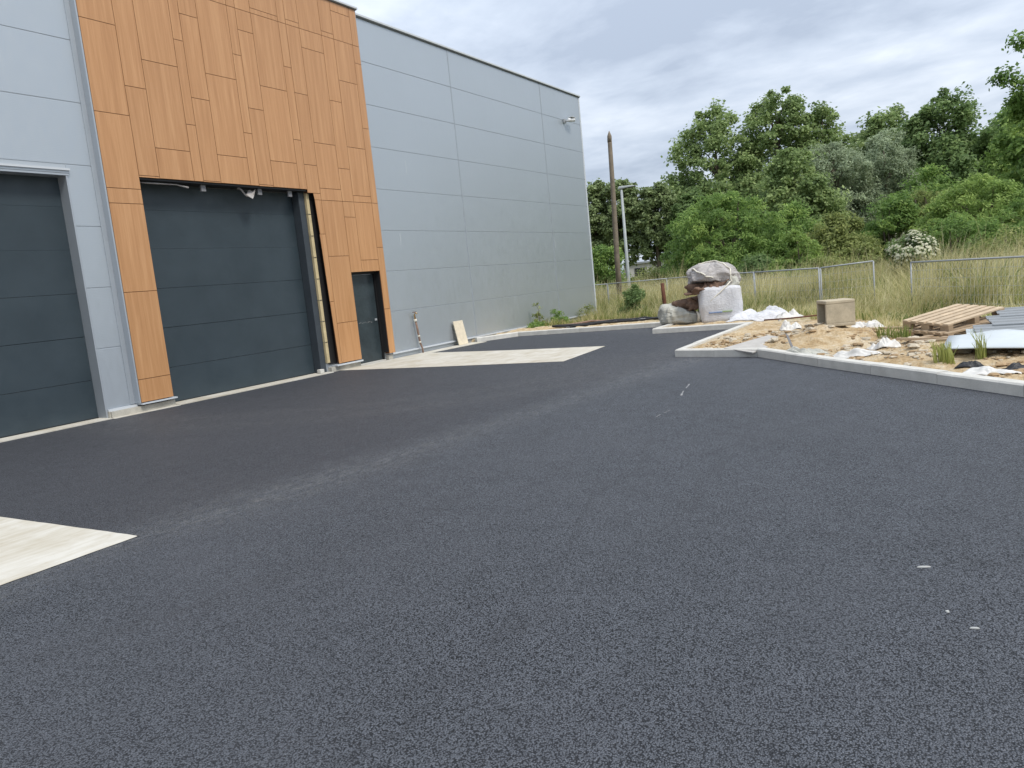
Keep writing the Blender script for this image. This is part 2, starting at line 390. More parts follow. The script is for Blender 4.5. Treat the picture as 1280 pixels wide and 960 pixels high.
# ------------------------------------------------------------------ mesh helpers
def meta(o, label=None, cat=None, group=None, kind=None):
    if label: o['label'] = label
    if cat: o['category'] = cat
    if group: o['group'] = group
    if kind: o['kind'] = kind
    return o
def empty(name, loc=(0, 0, 0), rz=0.0):
    o = bpy.data.objects.new(name, None); COL.objects.link(o)
    o.empty_display_size = 0.2
    o.location = loc; o.rotation_euler = (0, 0, rz)
    return o
class MB:
    def __init__(self): self.v, self.f = [], []
    def quad(self, a, b, c, d):
        n = len(self.v); self.v += [tuple(a), tuple(b), tuple(c), tuple(d)]; self.f.append((n, n + 1, n + 2, n + 3)); return self
    def poly(self, pts):
        n = len(self.v); self.v += [tuple(p) for p in pts]; self.f.append(tuple(range(n, n + len(pts)))); return self
    def hexa(self, p):      # 8 corners: bottom 0-3 ccw, top 4-7
        n = len(self.v); self.v += [tuple(q) for q in p]
        for a in ((3, 2, 1, 0), (4, 5, 6, 7), (0, 1, 5, 4), (1, 2, 6, 5), (2, 3, 7, 6), (3, 0, 4, 7)):
            self.f.append(tuple(n + i for i in a))
        return self
    def box(self, x0, x1, y0, y1, z0, z1):
        return self.hexa([(x0, y0, z0), (x1, y0, z0), (x1, y1, z0), (x0, y1, z0), (x0, y0, z1), (x1, y0, z1), (x1, y1, z1), (x0, y1, z1)])
    def tube(self, pts, rads, seg=8, cap=True):
        pts = [Vector(p) for p in pts]
        if isinstance(rads, (int, float)): rads = [rads] * len(pts)
        n0 = len(self.v)
        for i, p in enumerate(pts):
            d = (pts[min(i + 1, len(pts) - 1)] - pts[max(i - 1, 0)])
            if d.length < 1e-9: d = Vector((0, 0, 1))
            d.normalize()
            a = d.orthogonal().normalized() if abs(d.z) > 0.9 else d.cross(Vector((0, 0, 1))).normalized()
            if abs(d.z) > 0.9: a = (Vector((1, 0, 0)) - d * d.x).normalized()
            b = d.cross(a)
            for k in range(seg):
                t = 2 * math.pi * k / seg
                self.v.append(tuple(p + a * (math.cos(t) * rads[i]) + b * (math.sin(t) * rads[i])))
        for i in range(len(pts) - 1):
            for k in range(seg):
                q = (k + 1) % seg
                self.f.append((n0 + i * seg + k, n0 + i * seg + q, n0 + (i + 1) * seg + q, n0 + (i + 1) * seg + k))
        if cap:
            self.f.append(tuple(n0 + k for k in reversed(range(seg))))
            self.f.append(tuple(n0 + (len(pts) - 1) * seg + k for k in range(seg)))
        return self
    def build(self, name, mat, parent=None, smooth=False, bevel=0.0):
        me = bpy.data.meshes.new(name)
        me.from_pydata(self.v, [], self.f); me.update()
        if smooth:
            me.polygons.foreach_set('use_smooth', [True] * len(me.polygons))
        o = bpy.data.objects.new(name, me); COL.objects.link(o)
        if mat is not None: me.materials.append(MATS[mat] if isinstance(mat, str) else mat)
        if parent is not None: o.parent = parent
        if bevel:
            b = o.modifiers.new('bevel', 'BEVEL'); b.width = bevel; b.segments = 2; b.limit_method = 'ANGLE'; b.angle_limit = R(40)
        return o
def copy_tree(o, parent=None):
    c = o.copy(); COL.objects.link(c)
    if parent is not None: c.parent = parent
    for ch in list(o.children): copy_tree(ch, c)
    return c
def smoothstep(a, b, x):
    t = np.clip((x - a) / (b - a), 0, 1); return t * t * (3 - 2 * t)
# cheap vector noise for numpy arrays (sum of rotated sines)
_ph = rng.uniform(0, 6.28, (10, 3))
def vnoise(x, y, s):
    r = np.zeros_like(x)
    for i in range(10):
        a = i * 2.399; k = s * (0.6 + 0.17 * i)
        r += np.sin(x * math.cos(a) * k + y * math.sin(a) * k + _ph[i, 0] + 1.3 * np.sin(y * k * 0.5 * math.cos(a * 1.7) + _ph[i, 1]))
    return r / 10

# ------------------------------------------------------------------ the plot: terrain, asphalt, kerb
# stepped kerb line, outer (asphalt side) edge, from the building to the right
KERB = [(-12.10, 18.45), (-11.45, 19.70), (-6.66, 20.05), (-6.66, 17.98), (-4.44, 18.10), (-4.44, 13.02), (-2.93, 12.58), (-1.80, 11.22), (0.44, 8.67), (2.60, 6.30), (6.00, 2.60)]
YARD = [(-12.60, -14.0), (14.0, -14.0), (14.0, -6.0), (6.0, 2.6)] + list(reversed(KERB[:-1])) + [(-12.60, 18.45)]

def seg_dist(px, py, pts, closed):
    d = np.full(px.shape, 1e9)
    n = len(pts)
    for i in range(n if closed else n - 1):
        (x0, y0), (x1, y1) = pts[i], pts[(i + 1) % n]
        dx, dy = x1 - x0, y1 - y0
        t = np.clip(((px - x0) * dx + (py - y0) * dy) / (dx * dx + dy * dy), 0, 1)
        d = np.minimum(d, np.hypot(px - x0 - t * dx, py - y0 - t * dy))
    return d
def inside(px, py, pts):
    c = np.zeros(px.shape, bool); n = len(pts)
    for i in range(n):
        (x0, y0), (x1, y1) = pts[i], pts[(i + 1) % n]
        if y0 == y1: continue
        cond = ((y0 > py) != (y1 > py)) & (px < (x1 - x0) * (py - y0) / (y1 - y0) + x0)
        c ^= cond
    return c
def terrain_z(x, y):
    x = np.asarray(x, float); y = np.asarray(y, float)
    d = seg_dist(x, y, YARD, True)
    ins = inside(x, y, YARD)
    plot = 0.10 + 0.06 * vnoise(x, y, 2.2) + 0.06 * np.abs(vnoise(x, y, 6.0)) + 0.05 * vnoise(x, y, 15.0)
    plot = plot + 0.24 * np.exp(-(((x + 2.0) / 0.9) ** 2 + ((y - 13.5) / 0.9) ** 2)) * (1 + 0.35 * vnoise(x, y, 6.5))
    plot = plot + 0.14 * np.exp(-(((x - 0.6) / 1.4) ** 2 + ((y - 11.6) / 1.3) ** 2)) * (1 + 0.4 * vnoise(x, y, 5.0))
    away = y + 0.45 * x
    field = -0.22 + 0.10 * vnoise(x, y, 0.35)
    mound = 0.45 * np.exp(-(((x - 4.6) / 4.2) ** 2 + ((y - 24.5) / 4.0) ** 2))
    field = field + mound + 0.25 * smoothstep(26, 60, y)
    z = plot + (field - plot) * smoothstep(13.5, 19.5, away) * smoothstep(1.6, 4.8, d)
    z = np.where(x < -12.2, np.minimum(z, 0.02 + 0 * z), z)
    edge = 0.085
    z = np.where(d < 0.35, edge + (z - edge) * np.clip((d - 0.1) / 0.25, 0, 1), z)
    z = np.where(ins, -0.16, np.where(d < 0.10, -0.16 + (0.16 + edge) * d / 0.10, z))
    return z
def tz(x, y): return float(terrain_z(np.array([x]), np.array([y]))[0])

def axis(segments):
    out = []
    for a, b, s in segments:
        n = max(1, int(round((b - a) / s))); out += list(np.linspace(a, b, n, endpoint=False))
    out.append(segments[-1][1]); return np.array(out)
gx = axis([(-900, -200, 100), (-200, -60, 20), (-60, -20, 2.5), (-20, -13, 0.5), (-13, 2.5, 0.075), (2.5, 9, 0.25), (9, 40, 2), (40, 200, 20), (200, 900, 100)])
gy = axis([(-600, -100, 100), (-100, -15, 10), (-15, 3, 1.5), (3, 8, 0.2), (8, 21.2, 0.075), (21.2, 32, 0.3), (32, 90, 2), (90, 200, 15), (200, 1400, 150)])
X, Y = np.meshgrid(gx, gy)
Z = terrain_z(X.ravel(), Y.ravel())
nx, ny = len(gx), len(gy)
idx = np.arange(nx * ny).reshape(ny, nx)
quads = np.stack([idx[:-1, :-1], idx[:-1, 1:], idx[1:, 1:], idx[1:, :-1]], -1).reshape(-1, 4)
def np_mesh(name, verts, faces, mat, parent=None, smooth=True, tone=None):
    me = bpy.data.meshes.new(name)
    verts = np.asarray(verts, np.float32); faces = np.asarray(faces, np.int32)
    nv, nf, k = len(verts), len(faces), faces.shape[1]
    me.vertices.add(nv); me.vertices.foreach_set('co', verts.ravel())
    me.loops.add(nf * k); me.loops.foreach_set('vertex_index', faces.ravel())
    me.polygons.add(nf)
    me.polygons.foreach_set('loop_start', np.arange(0, nf * k, k, dtype=np.int32))
    me.polygons.foreach_set('loop_total', np.full(nf, k, np.int32))
    if smooth: me.polygons.foreach_set('use_smooth', np.ones(nf, bool))
    me.update(calc_edges=True)
    if tone is not None:
        at = me.attributes.new('tone', 'FLOAT', 'FACE'); at.data.foreach_set('value', np.asarray(tone, np.float32))
    me.materials.append(MATS[mat] if isinstance(mat, str) else mat)
    o = bpy.data.objects.new(name, me); COL.objects.link(o)
    if parent is not None: o.parent = parent
    return o
ground = np_mesh('ground', np.stack([X.ravel(), Y.ravel(), Z], -1), quads, 'ground')
meta(ground, kind='structure')

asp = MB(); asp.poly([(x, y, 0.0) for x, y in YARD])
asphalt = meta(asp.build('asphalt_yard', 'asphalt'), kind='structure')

# kerb stones, about 1 m each, mitred along the line
kerb = meta(empty('kerb', (KERB[0][0], KERB[0][1], 0)), 'pale concrete kerb stepping along the far edge of the asphalt', 'kerb')
KW, KH = 0.15, 0.13
def offset_line(pts, w):
    out = []
    for i, p in enumerate(pts):
        p = Vector(p)
        ns = []
        for j in (i - 1, i):
            if 0 <= j < len(pts) - 1:
                d = (Vector(pts[j + 1]) - Vector(pts[j])).normalized(); ns.append(Vector((-d.y, d.x)))
        n = sum(ns, Vector((0, 0)))
        n = n.normalized(); c = n.dot(ns[0])
        out.append(p + n * (w / max(c, 0.35)))
    return out
inner = offset_line(KERB, KW)
for i in range(len(KERB) - 1):
    a, b = Vector(KERB[i]), Vector(KERB[i + 1]); ai, bi = inner[i], inner[i + 1]
    n = max(1, round((b - a).length / 1.0))
    for k in range(n):
        t0, t1 = k / n, (k + 1) / n
        g = 0.006 / (b - a).length
        t0g, t1g = t0 + g / 2, t1 - g / 2
        p0, p1 = a.lerp(b, t0g), a.lerp(b, t1g); q0, q1 = ai.lerp(bi, t0g), ai.lerp(bi, t1g)
        dz = random.uniform(-0.004, 0.004); c = 0.018
        o0, o1 = p0.lerp(q0, c / KW), p1.lerp(q1, c / KW)
        mb = MB()
        mb.hexa([(*p0, -0.1), (*p1, -0.1), (*q1, -0.1), (*q0, -0.1), (*p0, KH - c + dz), (*p1, KH - c + dz), (*q1, KH - c + dz), (*q0, KH - c + dz)])
        z1 = KH + dz
        mb.hexa([(*p0, KH - c + dz), (*p1, KH - c + dz), (*q1, KH - c + dz), (*q0, KH - c + dz), (*o0, z1), (*o1, z1), (*q1, z1), (*q0, z1)])
        # drop the two coincident inner faces
        mb.f = [f for j, f in enumerate(mb.f) if j not in (1, 6)]
        o = mb.build('kerb_stone', 'concrete'); o.parent = kerb; o.matrix_parent_inverse = Matrix.Translation(-Vector(kerb.location))

# concrete slabs let into the asphalt
MATS['bitumen'] = Mat('bitumen_joint', (0.022, 0.022, 0.024), 0.6).m
def slab(name, pts, z=0.008, ragged=True):
    n = len(pts); out = []
    for i in range(n):
        a, b = Vector(pts[i]), Vector(pts[(i + 1) % n]); L = (b - a).length
        k = max(1, int(L / 0.12)) if ragged else 1
        nrm = Vector((-(b - a).y, (b - a).x)).normalized()
        for q in range(k):
            p = a.lerp(b, q / k)
            if q: p += nrm * (0.007 * noise.noise(Vector((p.x * 3, p.y * 3, 1))) + 0.004 * random.uniform(-1, 1))
            out.append((p.x, p.y))
    n = len(out); c = Vector((sum(p[0] for p in out) / n, sum(p[1] for p in out) / n))
    ins = [tuple(Vector(p) + (c - Vector(p)).normalized() * 0.006) for p in out]
    mb = MB(); mb.poly([(x, y, z) for x, y in ins])
    for i in range(n):
        (x0, y0), (x1, y1) = out[i], out[(i + 1) % n]; (u0, v0), (u1, v1) = ins[i], ins[(i + 1) % n]
        mb.quad((x0, y0, z - 0.005), (x1, y1, z - 0.005), (u1, v1, z), (u0, v0, z))
        mb.quad((x0, y0, -0.1), (x1, y1, -0.1), (x1, y1, z - 0.005), (x0, y0, z - 0.005))
    o = meta(mb.build(name, 'slab'), kind='structure')
    if ragged:      # thin bitumen seal around the slab
        off = [tuple(Vector(p) - (c - Vector(p)).normalized() * (0.012 + 0.008 * random.random())) for p in out]
        sm = MB()
        for i in range(n): k = (i + 1) % n; sm.quad((*off[i], 0.002), (*off[k], 0.002), (*out[k], 0.002), (*out[i], 0.002))
        sm.build('joint_seal', 'bitumen', o)
    return o
slab('concrete_pad', [(-12.30, 12.92), (-9.4, 12.91), (-6.62, 12.97), (-6.84, 15.47), (-9.4, 15.60), (-11.9, 15.95), (-12.30, 15.95)])
slab('concrete_apron', [(-12.0, -6.0), (-5.30, -6.0), (-5.25, 3.23), (-12.0, 3.30)])
slab('wall_footing_strip', [(-12.30, 15.96), (-11.92, 15.96), (-11.75, 18.40), (-12.09, 18.44), (-12.30, 18.44)], 0.012, False)
slab('door_threshold', [(-12.90, 3.30), (-12.22, 3.30), (-12.22, 7.42), (-12.90, 7.42)], 0.02, False)
slab('door_threshold', [(-12.90, 8.66), (-12.14, 8.66), (-12.14, 12.60), (-12.90, 12.60)], 0.02, False)
slab('footing_edge', [(-12.30, 7.43), (-12.16, 7.43), (-12.10, 8.65), (-12.30, 8.65)], 0.010, False)

# ------------------------------------------------------------------ the warehouse
XF = -12.345                      # face of the grey panels
XW = XF + 0.15                    # face of the timber cladding
Y_END, TOP = 27.42, 8.17
wh = meta(empty('warehouse_building', (0, 0, 0)), 'grey panelled warehouse with orange timber-look cladding and dark sectional doors', 'warehouse')
def P(name, x0, x1, y0, y1, z0, z1, mat, parent=wh, bevel=0.0):
    return MB().box(x0, x1, y0, y1, z0, z1).build(name, mat, parent, bevel=bevel)
# inner shell, set behind the panels with the three openings left free
core = MB()
XB = XF - 0.0075; XI = -40.0
for (y0, y1, z0, z1) in [(-8, 3.42, 0.0, 8.1), (3.42, 7.44, 4.02, 8.1), (7.44, 8.62, 0, 8.1), (8.62, 12.60, 4.03, 8.1), (12.60, 13.64, 0, 8.1), (13.64, 14.66, 2.19, 8.1), (14.66, Y_END - 0.1, 0, 8.1)]:
    core.box(XB - 0.16, XB, y0, y1, z0, z1)
core.build('wall_core', 'joint_grey', wh)
P('roof', XI, XB - 0.01, -8, Y_END - 0.12, 8.0, 8.09, 'joint_dark')
P('gable_wall', XI, XB - 0.17, Y_END - 0.2, Y_END, 0.0, 8.1, 'grey_panel')
P('gable_wall', XI, XB - 0.17, -8.1, -7.9, 0.0, 8.1, 'grey_panel')
ROWS = [0.155, 1.165, 2.165, 3.165, 4.165, 5.165, 6.165, 7.165, TOP]
G = 0.0065
def panel(y0, y1, z0, z1):
    P('wall_panel', XB + 0.001, XF, y0 + G, y1 - G, z0 + G, z1 - G, 'grey_panel', bevel=0.003)
# right hand bays
for y0, y1 in [(14.90, 18.84), (18.84, 24.29), (24.29, Y_END)]:
    for z0, z1 in zip(ROWS[:-1], ROWS[1:]): panel(y0, y1, z0, z1)
LROWS = [0.155, 1.165, 2.165, 3.165, 4.145]
for z0, z1 in zip(LROWS[:-1], LROWS[1:]): panel(7.43, 7.985, z0, z1)
UP = [4.145, 5.145, 6.13, 7.165, TOP]
for z0, z1 in zip(UP[:-1], UP[1:]):
    panel(1.9, 7.985, z0, z1); panel(-4.0, 1.9, z0, z1); panel(-8.0, -4.0, z0, z1)
for z0, z1 in zip(LROWS[:-1], LROWS[1:]):
    panel(-4.0, 3.42, z0, z1); panel(-8.0, -4.0, z0, z1)
# cover strips over the vertical joints and the corner
for y in (18.84, 24.29):
    P('joint_cover', XF - 0.003, XF + 0.008, y - 0.022, y + 0.022, 0.16, TOP - 0.02, 'grey_trim')
P('corner_trim', XF - 0.1, XF + 0.012, Y_END - 0.07, Y_END + 0.02, 0.14, TOP, 'coping', bevel=0.004)
# coping
P('coping', XB - 0.35, XF + 0.06, 14.95, Y_END + 0.05, TOP + 0.02, TOP + 0.07, 'coping', bevel=0.006)
P('coping_shadow_strip', XF - 0.08, XF + 0.03, 14.96, Y_END + 0.03, TOP - 0.008, TOP + 0.019, 'shadow_line_grey')  # solid grey strip, drawn in as the shadow line below the coping
P('coping', XB - 0.35, XW + 0.05, 7.93, 14.93, TOP + 0.085, TOP + 0.13, 'coping', bevel=0.006)
P('coping_shadow_strip', XF - 0.08, XW + 0.025, 7.95, 14.91, TOP + 0.066, TOP + 0.084, 'shadow_line_grey')
P('coping', XB - 0.35, XF + 0.06, -8.0, 7.92, TOP + 0.02, TOP + 0.07, 'coping', bevel=0.006)
# plinth and its rail
for y0, y1 in [(-8, 3.42), (7.45, 8.655), (12.66, 13.63), (14.69, Y_END - 0.03)]:
    P('plinth', XB - 0.1, XF - (0.03 if y0 > 14 else -0.10), y0, y1, -0.1, 0.11, 'plinth')
P('base_rail', XB - 0.05, XF + 0.035, 14.92, Y_END, 0.112, 0.150, 'coping')
P('base_rail', XB - 0.05, XF + 0.045, 7.44, 7.97, 0.112, 0.150, 'coping')
P('base_rail', XB - 0.05, XW + 0.03, 7.972, 8.66, 0.135, 0.160, 'coping')
P('base_rail', XB - 0.05, XW + 0.02, 12.78, 13.655, 0.115, 0.150, 'coping')
# trim along the left side of the timber cladding
P('side_trim', XF + 0.002, XW - 0.004, 7.945, 7.972, 0.165, TOP + 0.05, 'grey_trim')
P('side_trim', XF + 0.001, XF + 0.014, 7.86, 7.944, 0.165, TOP, 'grey_trim')
P('side_trim', XF + 0.002, XW - 0.004, 14.880, 14.893, 0.165, TOP + 0.05, 'grey_trim')

# --- timber-look cladding panels on a dark backing
back = MB()
for (y0, y1, z0, z1) in [(7.975, 8.61, 0.18, 8.2), (8.61, 12.60, 4.0, 8.2), (12.60, 12.935, 3.93, 8.2), (12.950, 13.635, 0.17, 8.2), (13.635, 14.65, 2.185, 8.2), (14.65, 14.875, 0.17, 8.2)]:
    back.box(XF + 0.02, XW - 0.012, y0, y1, z0, z1)
back.build('cladding_backing', 'wood_joint', wh)
VY = [7.975, 8.605, 9.005, 9.72, 9.925, 10.32, 11.04, 11.25, 11.635, 12.36, 12.575, 12.96, 13.635, 14.02, 14.65, 14.88]
TOPW = 8.235
JOINTS = {0: [7.41, 6.49, 5.02, 3.79, 3.54, 2.055, 0.565], 1: [7.41, 7.02, 5.52, 4.03], 2: [7.41, 6.02, 4.53], 3: [7.41, 6.51, 5.02], 4: [7.41, 7.0, 5.52, 4.02],
          5: [7.41, 6.02, 4.53], 6: [7.41, 6.51, 5.02], 7: [7.41, 7.01, 5.52, 4.03], 8: [7.51, 7.41, 6.01, 4.53], 9: [7.41, 6.52, 5.03],
          10: [7.51, 7.41, 6.02, 4.53], 11: [7.41, 7.02, 5.03, 4.05, 3.79, 2.56, 1.065], 12: [7.51, 7.41, 6.02, 4.53, 3.79, 3.44],
          13: [8.03, 7.41, 6.52, 5.04, 3.94, 3.79, 2.45], 14: [7.41, 7.01, 5.53, 3.79, 2.74, 1.255]}
JG = 0.005
def clad(y0, y1, z0, z1):
    if z1 - z0 < 0.012: return
    P('cladding_panel', XW - 0.010, XW, y0 + JG, y1 - JG, z0 + (JG if z1 - z0 > 0.05 else 0.001), z1 - JG, 'wood_clad')
def split(y0, y1, zb, zt, js):
    zs = [zt] + [j for j in js if zb + 0.005 < j < zt] + [zb]
    for a, b in zip(zs[:-1], zs[1:]): clad(y0, y1, b, a)
for c in range(15):
    y0, y1 = VY[c], VY[c + 1]; js = JOINTS[c]
    if c == 0: split(y0, y1, 0.17, TOPW, js)
    elif c <= 9: split(y0, y1, 4.0, TOPW, js)
    elif c == 10:
        split(y0, y1, 3.93, TOPW, js)
        # cut-back panels right of the door, their left edge trimmed off by hand (uneven)
        for (ya, yb, z0, z1) in [(12.745, 12.765, 3.794, 3.925), (12.767, 12.795, 3.054, 3.786), (12.783, 12.825, 1.564, 3.046), (12.828, 12.868, 0.165, 1.556)]:
            MB().hexa([(XW - 0.01, yb, z0), (XW, yb, z0), (XW, 12.955, z0), (XW - 0.01, 12.955, z0), (XW - 0.01, ya, z1), (XW, ya, z1), (XW, 12.955, z1), (XW - 0.01, 12.955, z1)]).build('cladding_panel', 'wood_clad', wh)
    elif c == 11: split(y0, y1, 0.165, TOPW, js)
    elif c in (12, 13): split(y0, y1, 2.18, TOPW, js)
    else: split(y0, y1, 0.165, TOPW, js)

# --- sectional doors
def sectional_door(y0, y1, top, xd, name):
    d = empty(name); d.parent = wh
    zs = [0.03, 0.66, 1.385, 2.10, 2.81, 3.50, top]
    for a, b in zip(zs[:-1], zs[1:]):
        MB().box(xd - 0.045, xd, y0, y1, a + (0.003 if a < 2.2 else 0.0008), b - (0.003 if b < 2.2 else 0.0008)).build('door_section', 'door', d, bevel=0.003 if a < 1.5 else 0.001)
    MB().box(xd - 0.09, xd - 0.05, y0 - 0.1, y1 + 0.1, 0.0, top).build('door_backing', 'black_film', d)
    MB().box(xd - 0.04, xd + 0.006, y0, y1, 0.012, 0.033).build('bottom_seal', 'black_film', d)
    return d
XD = XF - 0.21
d1 = sectional_door(3.46, 7.40, 3.98, XD, 'sectional_door')
d2 = sectional_door(8.60, 12.60, 3.96, XD, 'sectional_door')
# left door surround
P('door_jamb', XD - 0.05, XF + 0.02, 7.402, 7.43, 0.02, 4.0, 'grey_trim')
P('door_jamb', XD - 0.05, XF + 0.02, 3.42, 3.45, 0.02, 4.0, 'grey_trim')
P('door_lintel', XD - 0.05, XF + 0.028, 3.42, 7.455, 3.965, 4.00, 'grey_trim')
P('drip_flashing', XF - 0.01, XF + 0.055, 3.35, 7.47, 4.04, 4.075, 'coping')
P('drip_flashing', XF - 0.01, XF + 0.035, 3.35, 7.46, 4.002, 4.038, 'grey_trim')
P('plinth_block', XF - 0.18, XF + 0.06, 7.432, 7.455, 0.0, 0.12, 'plinth')
# timber door surround: steel post, raw batten, black membrane exposed
P('door_frame', XD - 0.02, XF + 0.0, 8.575, 8.605, 0.02, 3.96, 'door_frame')
P('door_frame', XD + 0.005, XF + 0.004, 12.43, 12.60, 0.02, 3.96, 'door_frame', bevel=0.01)
bt = empty('raw_batten'); bt.parent = wh
for i in range(8):
    z0 = 0.21 + i * 0.468
    MB().box(XF - 0.03, XF + 0.055, 12.602 + random.uniform(-.004, .004), 12.685, z0 + 0.006, z0 + 0.462).build('batten_piece', 'batten', bt)
    MB().box(XF + 0.053, XF + 0.058, 12.612, 12.672, z0 - 0.010, z0 + 0.006).build('batten_tie', 'black_film', bt)
mem = MB()
mem.box(XF + 0.012, XF + 0.022, 12.688, 12.949, 0.17, 3.92)
mem.build('membrane', 'black_film', wh)
# lintel void above the timber door: dark soffit, clips and torn film
P('soffit_void', XD - 0.02, XW - 0.03, 8.61, 12.59, 3.965, 3.995, 'black_film')
for y in (9.92, 11.28, 12.1):
    P('clip', XF + 0.02, XF + 0.06, y, y + 0.10, 3.84, 3.96, 'sheet_dark')
film = MB(); pts = []
for i in range(7):
    for j in range(5):
        u, v = i / 6, j / 4
        pts.append((XF + 0.02 + 0.10 * v + 0.03 * math.sin(5 * u), 10.78 + 0.36 * u + 0.05 * v, 3.93 - 0.20 * math.sin(math.pi * u) * (0.4 + v * 0.6) + 0.03 * math.sin(9 * u + 4 * v)))
for i in range(6):
    for j in range(4):
        film.quad(pts[i * 5 + j], pts[(i + 1) * 5 + j], pts[(i + 1) * 5 + j + 1], pts[i * 5 + j + 1])
o = film.build('torn_film', 'bag_grey', wh, True)
MB().tube([(XF + 0.03, 8.64, 3.93), (XF + 0.06, 9.0, 3.925), (XF + 0.05, 9.4, 3.93), (XF + 0.08, 9.62, 3.885)], [0.012, 0.014, 0.012, 0.02], 6).build('torn_film', 'bag_grey', wh, True)
P('door_stop', XF + 0.0, XF + 0.11, 12.30, 12.42, 0.02, 0.11, 'concrete', bevel=0.012)
# pedestrian door
pd = empty('pedestrian_door'); pd.parent = wh
MB().box(XF - 0.115, XF - 0.07, 13.68, 14.62, 0.035, 2.12).build('door_leaf', 'ped_door', pd, bevel=0.006)
for b in [(13.637, 13.677, 0.02, 2.19), (14.623, 14.662, 0.02, 2.19)]:
    MB().box(XF - 0.13, XF - 0.02, b[0], b[1], b[2], b[3]).build('door_frame', 'black_film', pd)
MB().box(XF - 0.13, XF - 0.02, 13.679, 14.621, 2.13, 2.19).build('door_frame', 'black_film', pd)
MB().box(XF - 0.02, XW - 0.02, 14.637, 14.652, 0.2, 2.17).build('reveal', 'black_film', pd)
MB().box(XF - 0.02, XW - 0.02, 13.639, 13.650, 0.2, 2.17).build('reveal', 'black_film', pd)
MB().box(XF - 0.065, XF - 0.05, 14.50, 14.57, 1.0, 1.05).build('lock_plate', 'galv', pd)
for k in range(9):
    y = 13.93 + k * 0.053; zz = 0.98 + 0.012 * math.sin(k * 2.1)
    MB().box(XF - 0.071, XF - 0.0675, y, y + random.uniform(0.02, 0.045), zz, zz + random.uniform(0.006, 0.014)).build('chalk_mark', 'paint_white', pd)
MB().box(XF - 0.13, XF + 0.02, 13.64, 14.65, 0.0, 0.03).build('sill', 'concrete', pd)
P('plinth_block', XF - 0.02, XF + 0.09, 14.67, 14.83, -0.05, 0.13, 'plinth')
# a few pale drip marks on the grey panels
for (y, z0, z1) in [(16.35, 4.62, 4.95), (15.78, 2.82, 3.1), (24.40, 2.65, 2.92)]:
    P('drip_mark', XF - 0.001, XF + 0.0025, y, y + 0.012, z0, z1, 'coping')

# wall camera under the coping
wc = meta(empty('wall_camera', (XF + 0.012, 25.95, 7.13)), 'small white security camera high on the grey wall', 'security camera')
MB().box(0, 0.06, -0.07, 0.07, -0.07, 0.07).build('mount_plate', 'galv', wc, bevel=0.01)
MB().tube([(0.06, 0, 0), (0.14, 0.03, -0.02), (0.2, 0.10, 0.0)], [0.03, 0.025, 0.025], 8).build('arm', 'galv', wc, True)
MB().tube([(0.17, 0.03, 0.02), (0.17, 0.06, 0.02), (0.23, 0.36, 0.05), (0.232, 0.37, 0.05)], [0.05, 0.062, 0.068, 0.06], 12).build('housing', 'white_paint', wc, True)
MB().tube([(0.232, 0.371, 0.05), (0.234, 0.385, 0.05)], [0.045, 0.045], 12).build('lens', 'glass_dark', wc, True)
MB().box(0.14, 0.30, 0.08, 0.44, 0.115, 0.125).build('sun_shield', 'white_paint', wc)

# taped water pipe at the wall
sp_ = meta(empty('standpipe', (XF + 0.10, 15.95, 0.0)), 'thin brown taped water pipe with tap standing against grey wall', 'pipe')
MB().tube([(0.02, 0.08, -0.02), (0.02, 0.07, 0.12), (0.0, 0.02, 0.30), (0.0, -0.02, 0.62), (-0.01, -0.05, 0.84)], [0.022, 0.022, 0.026, 0.028, 0.026], 8).build('riser', 'pipe_brown', sp_, True)
MB().tube([(-0.01, -0.05, 0.84), (-0.01, -0.06, 0.90)], [0.04, 0.04], 8).build('coupling', 'strap', sp_, True)
MB().tube([(-0.01, -0.06, 0.90), (-0.01, -0.07, 1.02), (0.03, -0.08, 1.06), (0.09, -0.09, 1.04)], [0.026, 0.022, 0.02, 0.018], 8).build('tap', 'brass', sp_, True)
MB().box(-0.03, 0.03, -0.12, -0.03, 1.075, 1.09).build('tap_handle', 'rust', sp_)
for z in (0.28, 0.44): MB().tube([(0, 0.02 - (z - .28) * .1, z), (0, 0.02 - (z - .28) * .1, z + 0.035)], 0.033, 8).build('tape_band', 'strap', sp_, True)

# chipboard offcut leaning on the wall
bd = MB().box(-0.011, 0.011, -0.23, 0.23, 0.0, 0.68).build('leaning_board', 'chipboard', bevel=0.002)
bd.location = (XF + 0.20, 17.82, 0.013); bd.rotation_euler = (0, R(-11), 0)
meta(bd, 'pale chipboard offcut leaning upright against the grey wall', 'board')

